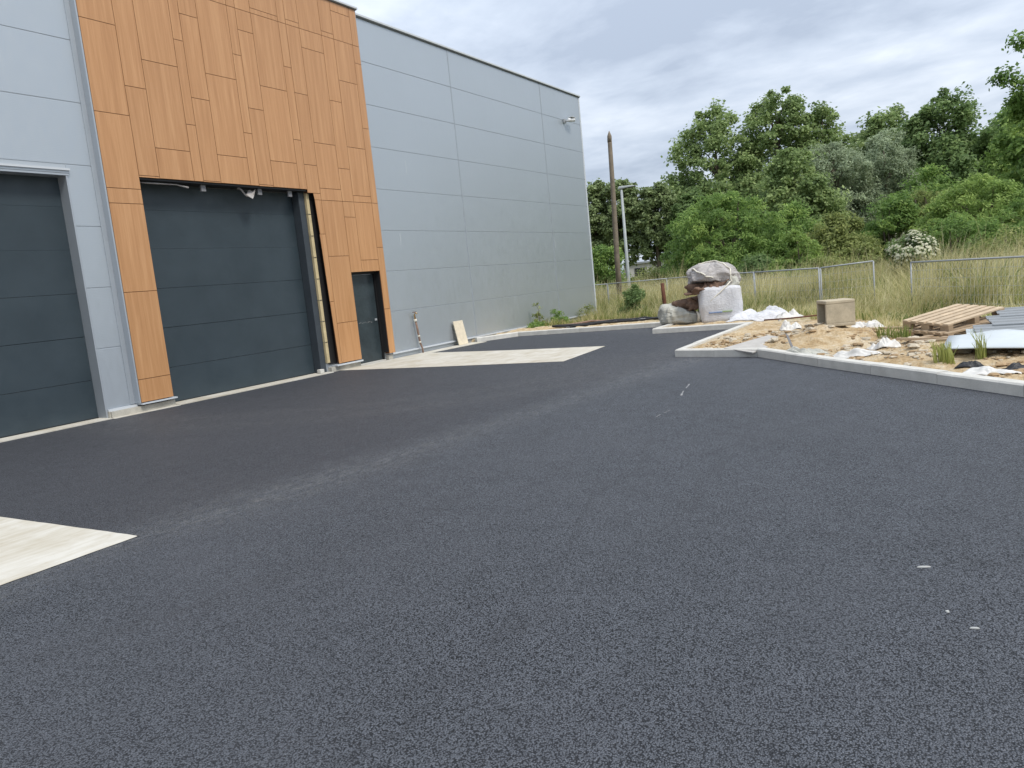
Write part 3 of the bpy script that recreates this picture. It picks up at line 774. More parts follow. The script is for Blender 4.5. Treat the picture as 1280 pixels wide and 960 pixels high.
# ------------------------------------------------------------------ fence panels
def fence_panel(a, b, ztop, label):
    a, b = Vector(a), Vector(b)
    za, zb = tz(*a) - 0.02, tz(*b) - 0.02
    o = meta(empty('fence_panel', (a.x, a.y, 0)), label, 'fence', 'galvanised mesh site fence panels')
    L = (b - a)
    q = lambda t, z: (L.x * t, L.y * t, z)
    zt = lambda t: ztop[0] + (ztop[1] - ztop[0]) * t
    zl = lambda t: za + (zb - za) * t
    for t in (0.0, 1.0):
        MB().tube([q(t, zl(t)), q(t, zt(t))], 0.018, 8).build('post', 'galv', o, True)
    MB().tube([q(0, zt(0)), q(1, zt(1))], 0.019, 8).build('rail', 'galv', o, True)
    MB().tube([q(0, zl(0) + 0.18), q(1, zl(1) + 0.18)], 0.019, 8).build('rail', 'galv', o, True)
    w = MB(); n = int(L.length / 0.10)
    for i in range(1, n):
        t = i / n; w.tube([q(t, zl(t) + 0.18), q(t, zt(t))], 0.0026, 3, False)
    for k in range(1, 6):
        w.tube([q(0, zl(0) + 0.18 + (zt(0) - zl(0) - 0.18) * k / 6), q(1, zl(1) + 0.18 + (zt(1) - zl(1) - 0.18) * k / 6)], 0.0026, 3, False)
    w.build('wire_mesh', 'galv', o)
    return o
FP = [((-15.60, 29.30), (-12.40, 28.75)), ((-12.36, 28.74), (-9.80, 28.38)), ((-9.76, 28.32), (-7.40, 26.0)), ((-7.36, 25.96), (-5.42, 23.42)), ((-5.38, 23.36), (-3.36, 21.80)), ((-3.32, 21.84), (-2.06, 21.95)), ((-1.10, 20.0), (0.96, 17.55)), ((1.0, 17.5), (3.0, 15.2))]
FT = [(1.17, 1.17), (1.17, 1.17), (1.17, 1.18), (1.18, 1.18), (1.18, 1.16), (1.16, 1.21), (1.13, 1.10), (1.10, 1.08)]
FL = ['mesh fence panel running behind the corner of the grey warehouse', 'mesh fence panel behind the wooden pole and street lamp', 'mesh fence panel directly behind the beige slumped bag',
      'mesh fence panel directly behind the stacked white bags', 'mesh fence panel in tall grass between the white bags and the concrete box', 'mesh fence panel ending in a free post behind the concrete box',
      'mesh fence panel with tall dry grass behind the pallet', 'mesh fence panel at the right edge behind the metal sheets']
for (a, b), t, l in zip(FP, FT, FL): fence_panel(a, b, t, l)

# ------------------------------------------------------------------ pole and street lamp
z0 = tz(-12.6, 30.5)
up = meta(empty('utility_pole', (-12.62, 30.5, z0 - 0.05)), 'tall bare weathered wooden pole behind the fence', 'pole')
MB().tube([(0, 0, 0), (0.02, 0, 2.5), (0.07, 0.02, 5.0), (0.10, 0.04, 7.15 - z0), (0.105, 0.04, 7.33 - z0)], [0.125, 0.112, 0.10, 0.088, 0.02], 12).build('shaft', 'old_wood', up, True)
MB().tube([(0.09, 0.035, 6.95 - z0), (0.102, 0.04, 7.2 - z0), (0.106, 0.04, 7.40 - z0)], [0.093, 0.09, 0.012], 12).build('cap', 'old_wood', up, True)
z0 = tz(-13.7, 34.4)
sl = meta(empty('street_lamp', (-13.72, 34.4, z0 - 0.05)), 'slim grey-green street lamp column with flat head behind the fence', 'street lamp')
MB().tube([(0, 0, 0), (0, 0, 1.0), (0, 0, 5.4 - z0)], [0.10, 0.085, 0.055], 10).build('column', 'lamp_paint', sl, True)
MB().tube([(0, 0, 5.38 - z0), (0.0, 0.0, 5.46 - z0), (0.15, 0.05, 5.50 - z0)], 0.05, 8).build('bracket', 'lamp_paint', sl, True)
hd = MB().hexa([(-0.16, -0.12, 5.44), (0.62, 0.08, 5.50), (0.58, 0.28, 5.50), (-0.18, 0.12, 5.44), (-0.10, -0.09, 5.58), (0.56, 0.09, 5.56), (0.53, 0.25, 5.56), (-0.12, 0.10, 5.58)]).build('lamp_head', 'lamp_paint', sl, bevel=0.03)
hd.location.z = -z0
MB().box(0.0, 0.5, 0.02, 0.18, 5.455 - z0, 5.468 - z0).build('lamp_lens', 'glass_dark', sl)

# ------------------------------------------------------------------ bags
def blob(name, mat, parent, a, b, h, top=1.0, ex=3.0, amp=0.03, seed=0, nu=40, nv=22, ztop_shape=0.6, wrinkle=0.012):
    # a lofted sack: super-elliptic rings from the floor up, closed at the top
    vs, fs = [], []
    for j in range(nv + 1):
        t = j / nv
        s = (1.0 - 0.06 * (1 - min(t / 0.12, 1)) ** 2) * (1.0 + 0.05 * math.sin(math.pi * t))
        s *= (1 + (top - 1) * t)
        if t > ztop_shape:
            q = (t - ztop_shape) / (1 - ztop_shape); s *= math.sqrt(max(0.0, 1 - q ** 2.2)); zz = h * (ztop_shape + (1 - ztop_shape) * math.sin(q * math.pi / 2) ** 1.2)
        else: zz = h * t
        for i in range(nu):
            u = 2 * math.pi * i / nu
            c, s_ = math.cos(u), math.sin(u)
            rr = (abs(c) ** ex + abs(s_) ** ex) ** (-1 / ex)
            n = noise.noise(Vector((c * 1.4 + seed, s_ * 1.4, t * 2.2))) * amp
            w = noise.noise(Vector((c * 6 + seed, s_ * 6, t * 3.0))) * wrinkle
            k = s * rr * (1 + (n + w) / max(a, b) * (1.2 if s > 0.2 else 0))
            vs.append((a * c * k, b * s_ * k, zz + (n + w) * 0.8 * min(1, t * 4)))
    for j in range(nv):
        for i in range(nu):
            q = (i + 1) % nu; fs.append((j * nu + i, j * nu + q, (j + 1) * nu + q, (j + 1) * nu + i))
    fs.append(tuple(nv * nu + i for i in range(nu))); fs.append(tuple(reversed(range(nu))))
    m_ = MB(); m_.v, m_.f = vs, fs
    return m_.build(name, mat, parent, True)
zb = 0.10
b1 = meta(empty('bulk_bag', (-5.38, 19.50, zb), R(18)), 'upright full white bulk bag with a printed stripe by the kerb', 'bag', 'bulk rubble bags')
blob('sack', 'bag_white', b1, 0.50, 0.47, 0.90, 1.02, 7.0, 0.03, 3, 64, 30, 0.90, 0.012)
MB().box(-0.30, 0.02, -0.512, -0.485, 0.245, 0.262).build('stripe', 'print_blue', b1)
MB().box(0.021, 0.26, -0.512, -0.485, 0.252, 0.272).build('stripe', 'print_green', b1)
b2 = meta(empty('bulk_bag', (-5.58, 19.52, zb + 0.84), R(16)), 'greyish slumped bulk bag lying on top of the white one', 'bag', 'bulk rubble bags')
s2 = blob('sack', 'bag_grey', b2, 0.62, 0.50, 0.62, 0.90, 2.5, 0.08, 9, 150, 60, 0.22, 0.03)
for v in s2.data.vertices:      # open mouth gathered to the lower left front, cloth hanging in pleats
    a_ = math.atan2(v.co.y, v.co.x); hgt = v.co.z / 0.6
    pl_ = 0.034 * (1 - abs(math.sin(6 * a_ + 2 * math.sin(2 * a_) + 2.5 * hgt)) * 2) * (1 - hgt * 0.55)
    v.co.x += math.cos(a_) * pl_; v.co.y += math.sin(a_) * pl_
    m_ = max(0.0, math.cos(a_ - R(235)))
    v.co.z += 0.20 * m_ * max(0.0, 1 - hgt * 1.4)
    v.co.z -= 0.16 * max(0.0, v.co.x / 0.6) * max(0, hgt - 0.4)
s2.location = (0.06, 0, 0.03)
c2 = blob('contents', 'brown_waste', b2, 0.46, 0.36, 0.17, 1.0, 2.3, 0.12, 5, 90, 30, 0.3, 0.08)
c2.location = (-0.10, -0.17, -0.03); c2.rotation_euler = (R(6), R(-8), 0)
fl = blob('folded_flap', 'bag_green', b2, 0.20, 0.14, 0.24, 0.7, 2.2, 0.06, 14, 32, 12, 0.4, 0.04)
fl.location = (0.47, -0.30, 0.02)
b3 = meta(empty('bulk_bag', (-6.42, 19.55, zb), R(16)), 'low beige bulk bag slumped open, brown waste spilling out', 'bag', 'bulk rubble bags')
s3 = blob('sack', 'bag_green', b3, 0.53, 0.42, 0.46, 0.90, 2.8, 0.06, 21, 140, 40, 0.66, 0.03)
for v in s3.data.vertices:
    a_ = math.atan2(v.co.y, v.co.x); hgt = v.co.z / 0.46
    pl_ = 0.016 * math.sin(13 * a_ + 3 * math.sin(3 * a_)) * min(1, hgt * 2)
    v.co.x += math.cos(a_) * pl_; v.co.y += math.sin(a_) * pl_
    if v.co.z > 0.05: v.co.z *= 1.0 - 0.75 * (v.co.x + 0.12); v.co.x -= 0.10 * v.co.z
c3 = blob('contents', 'brown_waste', b3, 0.44, 0.30, 0.26, 0.9, 2.2, 0.12, 33, 90, 34, 0.3, 0.08)
c3.location = (0.20, 0.08, 0.32); c3.rotation_euler = (0, R(-6), 0)
MB().tube([(0.46, -0.42, 0.02), (0.48, -0.46, 0.18), (0.40, -0.44, 0.30)], [0.07, 0.06, 0.02], 8).build('tied_corner', 'strap', b3, True)

def crease(o, amp, f, seed, sz=(1, 1, 1)):
    me = o.data
    nr = [v.normal.copy() for v in me.vertices]
    for v, nn in zip(me.vertices, nr):
        p = Vector((v.co.x * sz[0], v.co.y * sz[1], v.co.z * sz[2]))
        w = noise.noise_vector(p * 2.0 + Vector((seed, 0, 0))) * 0.35
        a = 1 - 2 * abs(noise.noise((p + w) * f + Vector((seed, 3, 1)))); b = 1 - 2 * abs(noise.noise((p + w) * f * 2.3 + Vector((1, seed, 1))))
        v.co += nn * amp * (a * 0.7 + b * 0.35 - 0.5)
crease(s2, 0.040, 2.6, 4.0, (0.9, 0.9, 1.5)); crease(s3, 0.030, 2.4, 8.0, (0.7, 1.0, 1.6)); crease(c2, 0.05, 4.2, 2.0); crease(c3, 0.08, 4.0, 6.0)

from mathutils.bvhtree import BVHTree
def on_cloth(o, pts, lift=0.010):
    bv = BVHTree.FromPolygons([v.co.copy() for v in o.data.vertices], [tuple(p.vertices) for p in o.data.polygons])
    out = []
    for p in pts:
        c, nn, _, _ = bv.find_nearest(Vector(p))
        out.append(c + (Vector(p) - c).normalized() * lift + o.location)
    return out
def dense(pts, n=6):
    pts = [Vector(p) for p in pts]
    return [a.lerp(b, k / n) for a, b in zip(pts[:-1], pts[1:]) for k in range(n)] + [pts[-1]]
for path in ([(0.50, -0.50, 0.10), (0.52, -0.45, 0.35), (0.35, -0.35, 0.65), (0.05, -0.20, 0.85), (-0.35, -0.10, 0.75)], [(-0.60, -0.35, 0.55), (-0.40, -0.60, 0.45), (-0.15, -0.80, 0.35), (0.10, -0.85, 0.22)]):
    MB().tube(on_cloth(s2, dense(path)), 0.017, 6).build('lifting_strap', 'strap', b2, True)
MB().tube([(0.46, -0.46, 0.14), (0.36, -0.55, 0.04), (0.20, -0.585, -0.10), (0.02, -0.585, -0.24), (-0.12, -0.58, -0.38)], 0.016, 6).build('lifting_strap', 'strap', b2, True)

def crumple(name, mat, cx, cy, a, b, h, rz, seed, label, cat, group=None, n=44, rough=1.0, lift=0.012):
    vs, fs = [], []
    ca, sa = math.cos(rz), math.sin(rz)
    for j in range(n + 1):
        for i in range(n + 1):
            u, v = i / n * 2 - 1, j / n * 2 - 1
            rr = 1 + 0.25 * noise.noise(Vector((u * 1.2 + seed, v * 1.2, seed)))
            x, y = u * a * rr, v * b * rr
            e = max(0.0, 1 - max(abs(u), abs(v)) ** 2.5)
            q_ = noise.noise(Vector((u * 1.6 + seed, v * 1.6, seed * 2)))
            q2 = noise.noise(Vector((u * 4.2 + seed, v * 3.0, seed)))
            fold = math.sin(7.0 * (u * math.cos(seed) + v * math.sin(seed)) + 5.0 * q_)
            z = h * e * (0.62 + 0.42 * q_ + 0.10 * fold - 0.35 * abs(q2)) + 0.06 * h * noise.noise(Vector((u * 9 + seed, v * 9, 1))) * e
            wx, wy = cx + ca * x - sa * y, cy + sa * x + ca * y
            vs.append((wx, wy, z))
    arr = np.array(vs); tzv = np.maximum(terrain_z(arr[:, 0], arr[:, 1]), 0.06)
    vs = [(p[0] - cx, p[1] - cy, max(p[2], 0) + t + lift) for p, t in zip(vs, tzv)]
    for j in range(n):
        for i in range(n):
            q = j * (n + 1) + i; fs.append((q, q + 1, q + n + 2, q + n + 1))
    m_ = MB(); m_.v, m_.f = vs, fs
    o = m_.build(name, mat, None, True); o.location = (cx, cy, 0)
    s = o.modifiers.new('solid', 'SOLIDIFY'); s.thickness = 0.006
    return meta(o, label, cat, group)
crumple('crumpled_sheet', 'bag_white', -4.30, 19.05, 0.74, 0.50, 0.36, 0.1, 2.2, 'crumpled white woven sheet heaped right of the white bag', 'tarpaulin')
crumple('crumpled_sheet', 'plastic_white', -3.55, 18.6, 0.30, 0.26, 0.26, 0.5, 7.7, 'smaller bunched white film at the end of the white sheet', 'tarpaulin')
crumple('plastic_scrap', 'plastic_white', -3.02, 15.9, 0.20, 0.16, 0.22, 0.3, 3.1, 'upright tuft of white film in the grass left of the concrete box', 'plastic film')
crumple('plastic_scrap', 'plastic_white', -1.55, 14.9, 0.30, 0.22, 0.20, 0.0, 5.1, 'white film behind the right side of the concrete box', 'plastic film')
crumple('plastic_scrap', 'plastic_white', -1.33, 11.30, 0.36, 0.12, 0.08, -0.3, 6.4, 'flat strip of white film on the sand behind the kerb', 'plastic film')
crumple('plastic_scrap', 'plastic_white', -1.00, 11.75, 0.18, 0.14, 0.20, 0.6, 8.9, 'peaked crumple of white film on the sand below the free fence post', 'plastic film')
crumple('plastic_scrap', 'bag_green', -2.15, 11.95, 0.40, 0.14, 0.12, -0.75, 4.6, 'dusty beige film lying along the kerb', 'plastic film')
crumple('black_film_heap', 'black_film', 0.02, 9.95, 0.15, 0.08, 0.07, -0.1, 1.4, 'small crumpled black film in front of the pale sheet', 'plastic film')
crumple('black_film_heap', 'black_film', 0.46, 9.75, 0.16, 0.06, 0.06, 0.3, 2.9, 'black film strip at the right edge under the pale sheet', 'plastic film')
crumple('plastic_scrap', 'plastic_white', 0.22, 9.55, 0.26, 0.10, 0.06, -0.5, 9.3, 'torn white film among rubble in front of the black film', 'plastic film')

# ------------------------------------------------------------------ concrete box culvert piece
cb = meta(empty('concrete_box', (-1.86, 13.55, tz(-1.86, 13.55) - 0.03), R(27)), 'hollow tan concrete box standing on the sand heap', 'concrete box')
W, D_, H_ = 0.46, 0.46, 0.42
cbm = MB(); t = 0.055
for za, zb_ in ((0, t), (H_ - t, H_)): MB().box(-W / 2, W / 2, -D_ / 2, D_ / 2, za, zb_).build('slab', 'culvert', cb, bevel=0.012)
MB().box(-W / 2 + 0.002, W / 2 - 0.002, -D_ / 2 + 0.003, -D_ / 2 + t, t + 0.0005, H_ - t - 0.0005).build('side_wall', 'culvert', cb, bevel=0.004)
MB().box(-W / 2 + 0.002, W / 2 - 0.002, D_ / 2 - t, D_ / 2 - 0.003, t + 0.0005, H_ - t - 0.0005).build('side_wall', 'culvert', cb, bevel=0.004)
MB().box(W / 2 - t, W / 2 - 0.004, -D_ / 2 + t + 0.001, D_ / 2 - t - 0.001, t + 0.0005, H_ - t - 0.0005).build('end_wall', 'culvert', cb)

# ------------------------------------------------------------------ pallets
def pallet(name, loc, rot, mats, label, missing=()):
    o = meta(empty(name, loc), label, 'pallet', 'stacked wooden pallets'); o.rotation_euler = rot
    for i in range(6):      # deck boards run along y
        if i in missing: continue
        x = -0.4 + 0.05 + i * 0.14
        d = random.uniform(-0.006, 0.006)
        MB().box(x - 0.047, x + 0.047, -0.6 + d, 0.6 + d, 0.122, 0.144).build('deck_board', mats[0], o)
    for y in (-0.55, 0.0, 0.55):
        MB().box(-0.4, 0.4, y - 0.05, y + 0.05, 0.100, 0.1215).build('cross_board', mats[1], o)
        for x in (-0.33, 0.0, 0.33):
            MB().box(x - 0.07, x + 0.07, y - 0.05 + 0.002, y + 0.048, 0.0225, 0.0995).build('block', mats[1], o)
    for x in (-0.35, 0.0, 0.35):
        MB().box(x - 0.05, x + 0.05, -0.6, 0.6, 0.0, 0.022).build('bottom_board', mats[1], o)
    return o
pallet('pallet', (-0.20, 13.74, 0.278), (R(6.56), R(4.43), R(-37.4)), ('pallet_wood', 'pallet_grey'), 'topmost tilted wooden pallet with its slats facing up')
pallet('pallet', (-0.12, 13.55, 0.125), (R(4.5), R(2), R(-44)), ('pallet_grey', 'pallet_grey'), 'weathered wooden pallet directly under the tilted top pallet')
pallet('pallet', (-0.08, 13.10, 0.02), (R(-1), R(1), R(-22)), ('pallet_grey', 'pallet_grey'), 'lowest greyed pallet sunk in the ground below the other pallets', (1, 4))
for k, (x, y, z, l, rz, lab) in enumerate([(-0.55, 12.35, 0.16, 0.75, 8, 'splintered timber board lying below the left corner of the pallets'), (-0.42, 11.9, 0.13, 0.6, -12, 'short timber offcut on the sand in front of the pallets'), (-1.05, 14.3, 0.14, 1.1, 24, 'grey timber plank in the grass left of the pallets'), (-0.18, 12.15, 0.20, 0.8, 14, 'loose timber board under the front corner of the pallets')]):
    o = MB().hexa([(-l / 2, -0.05, 0), (l / 2, -0.045, 0), (l / 2, 0.05, 0), (-l / 2, 0.055, 0), (-l / 2 + 0.02, -0.05, 0.03), (l / 2 - 0.03, -0.045, 0.03), (l / 2, 0.05, 0.03), (-l / 2 + 0.04, 0.055, 0.03)]).build('timber_board', 'pallet_grey', None)
    o.location = (x, y, max(z, tz(x, y) + 0.02)); o.rotation_euler = (R(random.uniform(-4, 4)), R(random.uniform(-5, 5)), R(rz))
    meta(o, lab, 'plank', 'timber offcuts')

# ------------------------------------------------------------------ metal sheets
def profiled(name, mat, loc, rz, L, W_, tilt, label, ribs=3):
    vs, fs = [], []
    prof = []
    for i in range(ribs):
        x = i / ribs; w = 1 / ribs
        prof += [(x, 0), (x + 0.70 * w, 0), (x + 0.74 * w, 0.018), (x + 0.96 * w, 0.018)]
    prof.append((1, 0))
    m_ = MB()
    for (a, za), (b, zb_) in zip(prof[:-1], prof[1:]):
        m_.quad((0, a * W_, za), (L, a * W_, za), (L, b * W_, zb_), (0, b * W_, zb_))
    o = m_.build(name, mat); o.location = loc; o.rotation_euler = (R(tilt[0]), R(tilt[1]), R(rz))
    s = o.modifiers.new('solid', 'SOLIDIFY'); s.thickness = 0.02
    return meta(o, label, 'metal sheet', 'metal cladding sheets')
profiled('metal_sheet', 'sheet_grey', (0.10, 11.75, 0.28), 3, 3.0, 0.9, (2, 0), 'dark grey profiled metal sheet just behind the pale bent sheet')
profiled('metal_sheet', 'sheet_grey', (0.30, 12.55, 0.33), 5, 3.0, 0.9, (2, 0), 'grey profiled metal sheet lying in the middle of the sheet stack')
profiled('metal_sheet', 'sheet_blue', (-0.02, 12.15, 0.26), 2, 0.42, 0.30, (4, 0), 'small white metal offcut between pallets and grey sheets', 2)
profiled('metal_sheet', 'sheet_grey', (0.42, 13.35, 0.37), 6, 3.0, 0.8, (3, 0), 'grey profiled metal sheet at the back of the sheet stack')
# bent pale sheet in front
bs = MB(); n = 16; W0 = [((-0.28, 10.52), (-0.22, 11.45)), ((2.2, 9.75), (2.3, 10.75))]
vs = []
for i in range(n + 1):
    for j in range(9):
        t, s = i / n, j / 8
        a = Vector(W0[0][0]).lerp(Vector(W0[1][0]), t); b = Vector(W0[0][1]).lerp(Vector(W0[1][1]), t)
        p = a.lerp(b, s)
        z = 0.27 + 0.05 * s + 0.06 * math.exp(-((t - 0.24) / 0.13) ** 2) * s ** 1.5 + 0.012 * math.sin(6 * t)
        vs.append((p.x, p.y, z))
for i in range(n):
    for j in range(8): bs.f.append((i * 9 + j, (i + 1) * 9 + j, (i + 1) * 9 + j + 1, i * 9 + j + 1))
bs.v = vs
o = bs.build('metal_sheet', 'sheet_blue', None, True); s = o.modifiers.new('solid', 'SOLIDIFY'); s.thickness = 0.012; s.offset = -1
meta(o, 'pale blue bent flat metal sheet in front of the grey sheets', 'metal sheet', 'metal cladding sheets')
for k, (x, y, h) in enumerate([(0.2, 10.75, 0.25), (1.4, 10.4, 0.24), (0.4, 11.5, 0.27)]):
    o = MB().box(-0.12, 0.12, -0.06, 0.06, 0, h - max(0.05, tz(x, y))).build('timber_block', 'pallet_grey', None, bevel=0.006)
    o.location = (x, y, max(0.05, tz(x, y)) - 0.01); o.rotation_euler = (0, 0, k * 0.9)
    meta(o, ['timber block under the left end of the pale sheet', 'timber block under the right end of the pale sheet', 'timber block under the dark grey sheet'][k], 'timber block', 'timber packing blocks')

# board and stake on the sand of the kerb tip
o = MB().hexa([(-0.48, -0.30, 0), (0.50, -0.22, 0), (0.50, 0.30, 0), (-0.48, 0.34, 0), (-0.48, -0.30, 0.018), (0.50, -0.22, 0.018), (0.50, 0.30, 0.018), (-0.48, 0.34, 0.018)]).build('plywood_board', 'sheet_grey', None)
o.data.materials.clear(); o.data.materials.append(stained('dusty_board', (0.42, 0.40, 0.37), 0.15, 5, 0.8, 0.1))
o.location = (-2.98, 13.05, 0.145); o.rotation_euler = (R(5), R(-6), R(58))
meta(o, 'dusty grey board lying on sand inside the kerb tip', 'board')
o = MB().hexa([(-0.02, -0.006, 0), (0.02, -0.006, 0), (0.02, 0.006, 0), (-0.02, 0.006, 0), (-0.015, -0.006, 0.30), (0.015, -0.006, 0.26), (0.015, 0.006, 0.26), (-0.015, 0.006, 0.30)]).build('metal_offcut', 'sheet_dark', None)
o.location = (-2.32, 12.35, 0.10); o.rotation_euler = (R(-20), R(-12), R(35))
meta(o, 'narrow dark metal offcut sticking up from the sand near the kerb', 'metal offcut')
o = MB().tube([(-3.9, 17.6, 0.20), (-3.4, 17.5, 0.21), (-2.7, 17.7, 0.23)], 0.018, 6).build('steel_rod', 'rust', None, True)
meta(o, 'thin rusty rod lying on the sand beside the white film', 'rod')
z0 = tz(-8.3, 23.6)
o = MB().tube([(-8.24, 23.6, z0 - 0.1), (-8.27, 23.6, 0.6), (-8.30, 23.62, 1.10)], [0.07, 0.065, 0.06], 7).build('rusty_post', 'rust', None, True)
meta(o, 'short rusty post behind the beige slumped bag', 'post')

# conduits and grey strip lying behind the far kerb
cond_lab = ['lowest dark conduit curving behind the far kerb', 'middle dark conduit curving behind the far kerb', 'upper brown conduit curving behind the far kerb']
for k, off in enumerate((0.05, 1.0, 2.0)):
    pts = []
    for i in range(15):
        t = i / 14
        x = -10.75 + 3.9 * t; y = 20.55 + off * (0.18 + 0.82 * math.sin(t * 1.6)) + 0.25 * math.sin(t * 2.5)
        pts.append((x, y, tz(x, y) + 0.05))
    o = MB().tube(pts, 0.032, 8).build('conduit', 'black_film' if k < 2 else 'pipe_brown', None, True)
    meta(o, cond_lab[k], 'conduit', 'conduits behind the kerb')
mb = MB(); prev = None
for i in range(13):
    t = i / 12; x = -10.3 + 3.6 * t
    y = 20.78 + 0.6 * math.sin(t * 1.6) + 0.25 * math.sin(t * 2.5)
    a, b = (x, y - 0.20, tz(x, y - 0.2) + 0.03), (x, y + 0.22, tz(x, y + .22) + 0.035)
    if prev: mb.quad(prev[0], a, b, prev[1])
    prev = (a, b)
o = mb.build('membrane_strip', 'bag_white', None, True); s = o.modifiers.new('solid', 'SOLIDIFY'); s.thickness = 0.01
meta(o, 'pale grey membrane strip lying between the conduits', 'membrane')

# ------------------------------------------------------------------ rubble and chips
def stone_mesh(seed, flat=0.6):
    r_ = random.Random(seed)
    m_ = MB(); rings = [(-0.8, 0.55), (-0.1, 1.0), (0.5, 0.75)]
    for z, rr in rings:
        for k in range(6):
            u = 2 * math.pi * k / 6 + r_.uniform(-.3, .3)
            m_.v.append((rr * math.cos(u) * r_.uniform(.75, 1.15), rr * math.sin(u) * r_.uniform(.6, 1.0), z * flat * r_.uniform(.8, 1.2)))
    for j in range(2):
        for k in range(6):
            q = (k + 1) % 6; m_.f.append((j * 6 + k, j * 6 + q, j * 6 + 6 + q, j * 6 + 6 + k))
    m_.f.append(tuple(range(12, 18))); m_.f.append(tuple(reversed(range(6))))
    return m_
def rubble(name, mat, n, box_, smin, smax, label):
    allv, allf = [], []
    tries = 0; k = 0
    shapes = [stone_mesh(s, 0.45) for s in range(8)]
    xs = rng.uniform(box_[0], box_[1], n * 4); ys = rng.uniform(box_[2], box_[3], n * 4)
    d = seg_dist(xs, ys, YARD, True); ins = inside(xs, ys, YARD)
    away = ys + 0.45 * xs
    ok = (~ins) & (d > 0.2) & (vnoise(xs, ys, 3.0) > -0.12) & (away < 15.5)
    xs, ys = xs[ok][:n], ys[ok][:n]; zs = terrain_z(xs, ys)
    for x, y, z in zip(xs, ys, zs):
        s = smin + (smax - smin) * random.random() ** 6
        sh = shapes[random.randrange(8)]; a = random.uniform(0, 6.28); c_, s_ = math.cos(a), math.sin(a)
        n0 = len(allv)
        allv += [(x + s * (v[0] * c_ - v[1] * s_), y + s * (v[0] * s_ + v[1] * c_), z + s * (v[2] + 0.2)) for v in sh.v]
        allf += [tuple(n0 + i for i in f) for f in sh.f]
    m_ = MB(); m_.v, m_.f = allv, allf
    return meta(m_.build(name, mat), label, 'rubble', None, 'stuff')
rubble('pale_rubble', 'stone_white', 2400, (-4.3, 3.0, 7.5, 15.5), 0.008, 0.095, 'pale rubble and plaster bits scattered over the sand behind the kerb')
rubble('brown_rubble', 'stone_brown', 3600, (-4.3, 3.0, 7.5, 15.5), 0.008, 0.085, 'brown earth clods scattered over the sand behind the kerb')

def chip(x, y, a, b, rz, label, h=0.006):
    m_ = MB(); r_ = random.Random(int(x * 100 + y * 17)); pts = []
    for k in range(9):
        u = 2 * math.pi * k / 9; pts.append((a * math.cos(u) * r_.uniform(.6, 1.1), b * math.sin(u) * r_.uniform(.6, 1.1)))
    n = len(pts)
    m_.v = [(p[0], p[1], 0.001) for p in pts] + [(p[0] * .85, p[1] * .85, h) for p in pts]
    m_.f = [tuple(range(n, 2 * n))] + [(i, (i + 1) % n, n + (i + 1) % n, n + i) for i in range(n)]
    o = m_.build('plaster_chip', 'plaster'); o.location = (x, y, 0); o.rotation_euler = (0, 0, rz)
    return meta(o, label, 'debris', 'pale chips on the asphalt')
chip(-0.21, 4.02, 0.045, 0.008, 0.35, 'long white chip on the asphalt, farthest of those at right foreground')
chip(-0.10, 3.53, 0.010, 0.009, 0, 'tiny white chip below the long one in the right foreground')
chip(0.0, 3.40, 0.022, 0.006, 0.3, 'small white chip nearest the lower right of the asphalt')
for k, (x, y, l, rz, lab) in enumerate([(-3.12, 9.45, 0.95, 1.78, 'white chalk streak on the asphalt nearest the kerb tip'), (-2.86, 7.85, 0.40, 1.55, 'short white chalk streak on the asphalt below the longer one')]):
    m_ = MB()
    for q in (0, 1, 3, 4):
        x0 = -l / 2 + q * l / 5; w = random.uniform(0.005, 0.014)
        m_.quad((x0, -w + 0.01 * math.sin(q), 0.004), (x0 + l / 5 * .85, -w + 0.01 * math.sin(q + 1), 0.004), (x0 + l / 5 * .85, w + 0.01 * math.sin(q + 1), 0.004), (x0, w + 0.01 * math.sin(q), 0.004))
    o = m_.build('chalk_streak', 'paint_white'); o.location = (x, y, 0); o.rotation_euler = (0, 0, rz)
    meta(o, lab, 'chalk mark', 'chalk streaks on the asphalt')

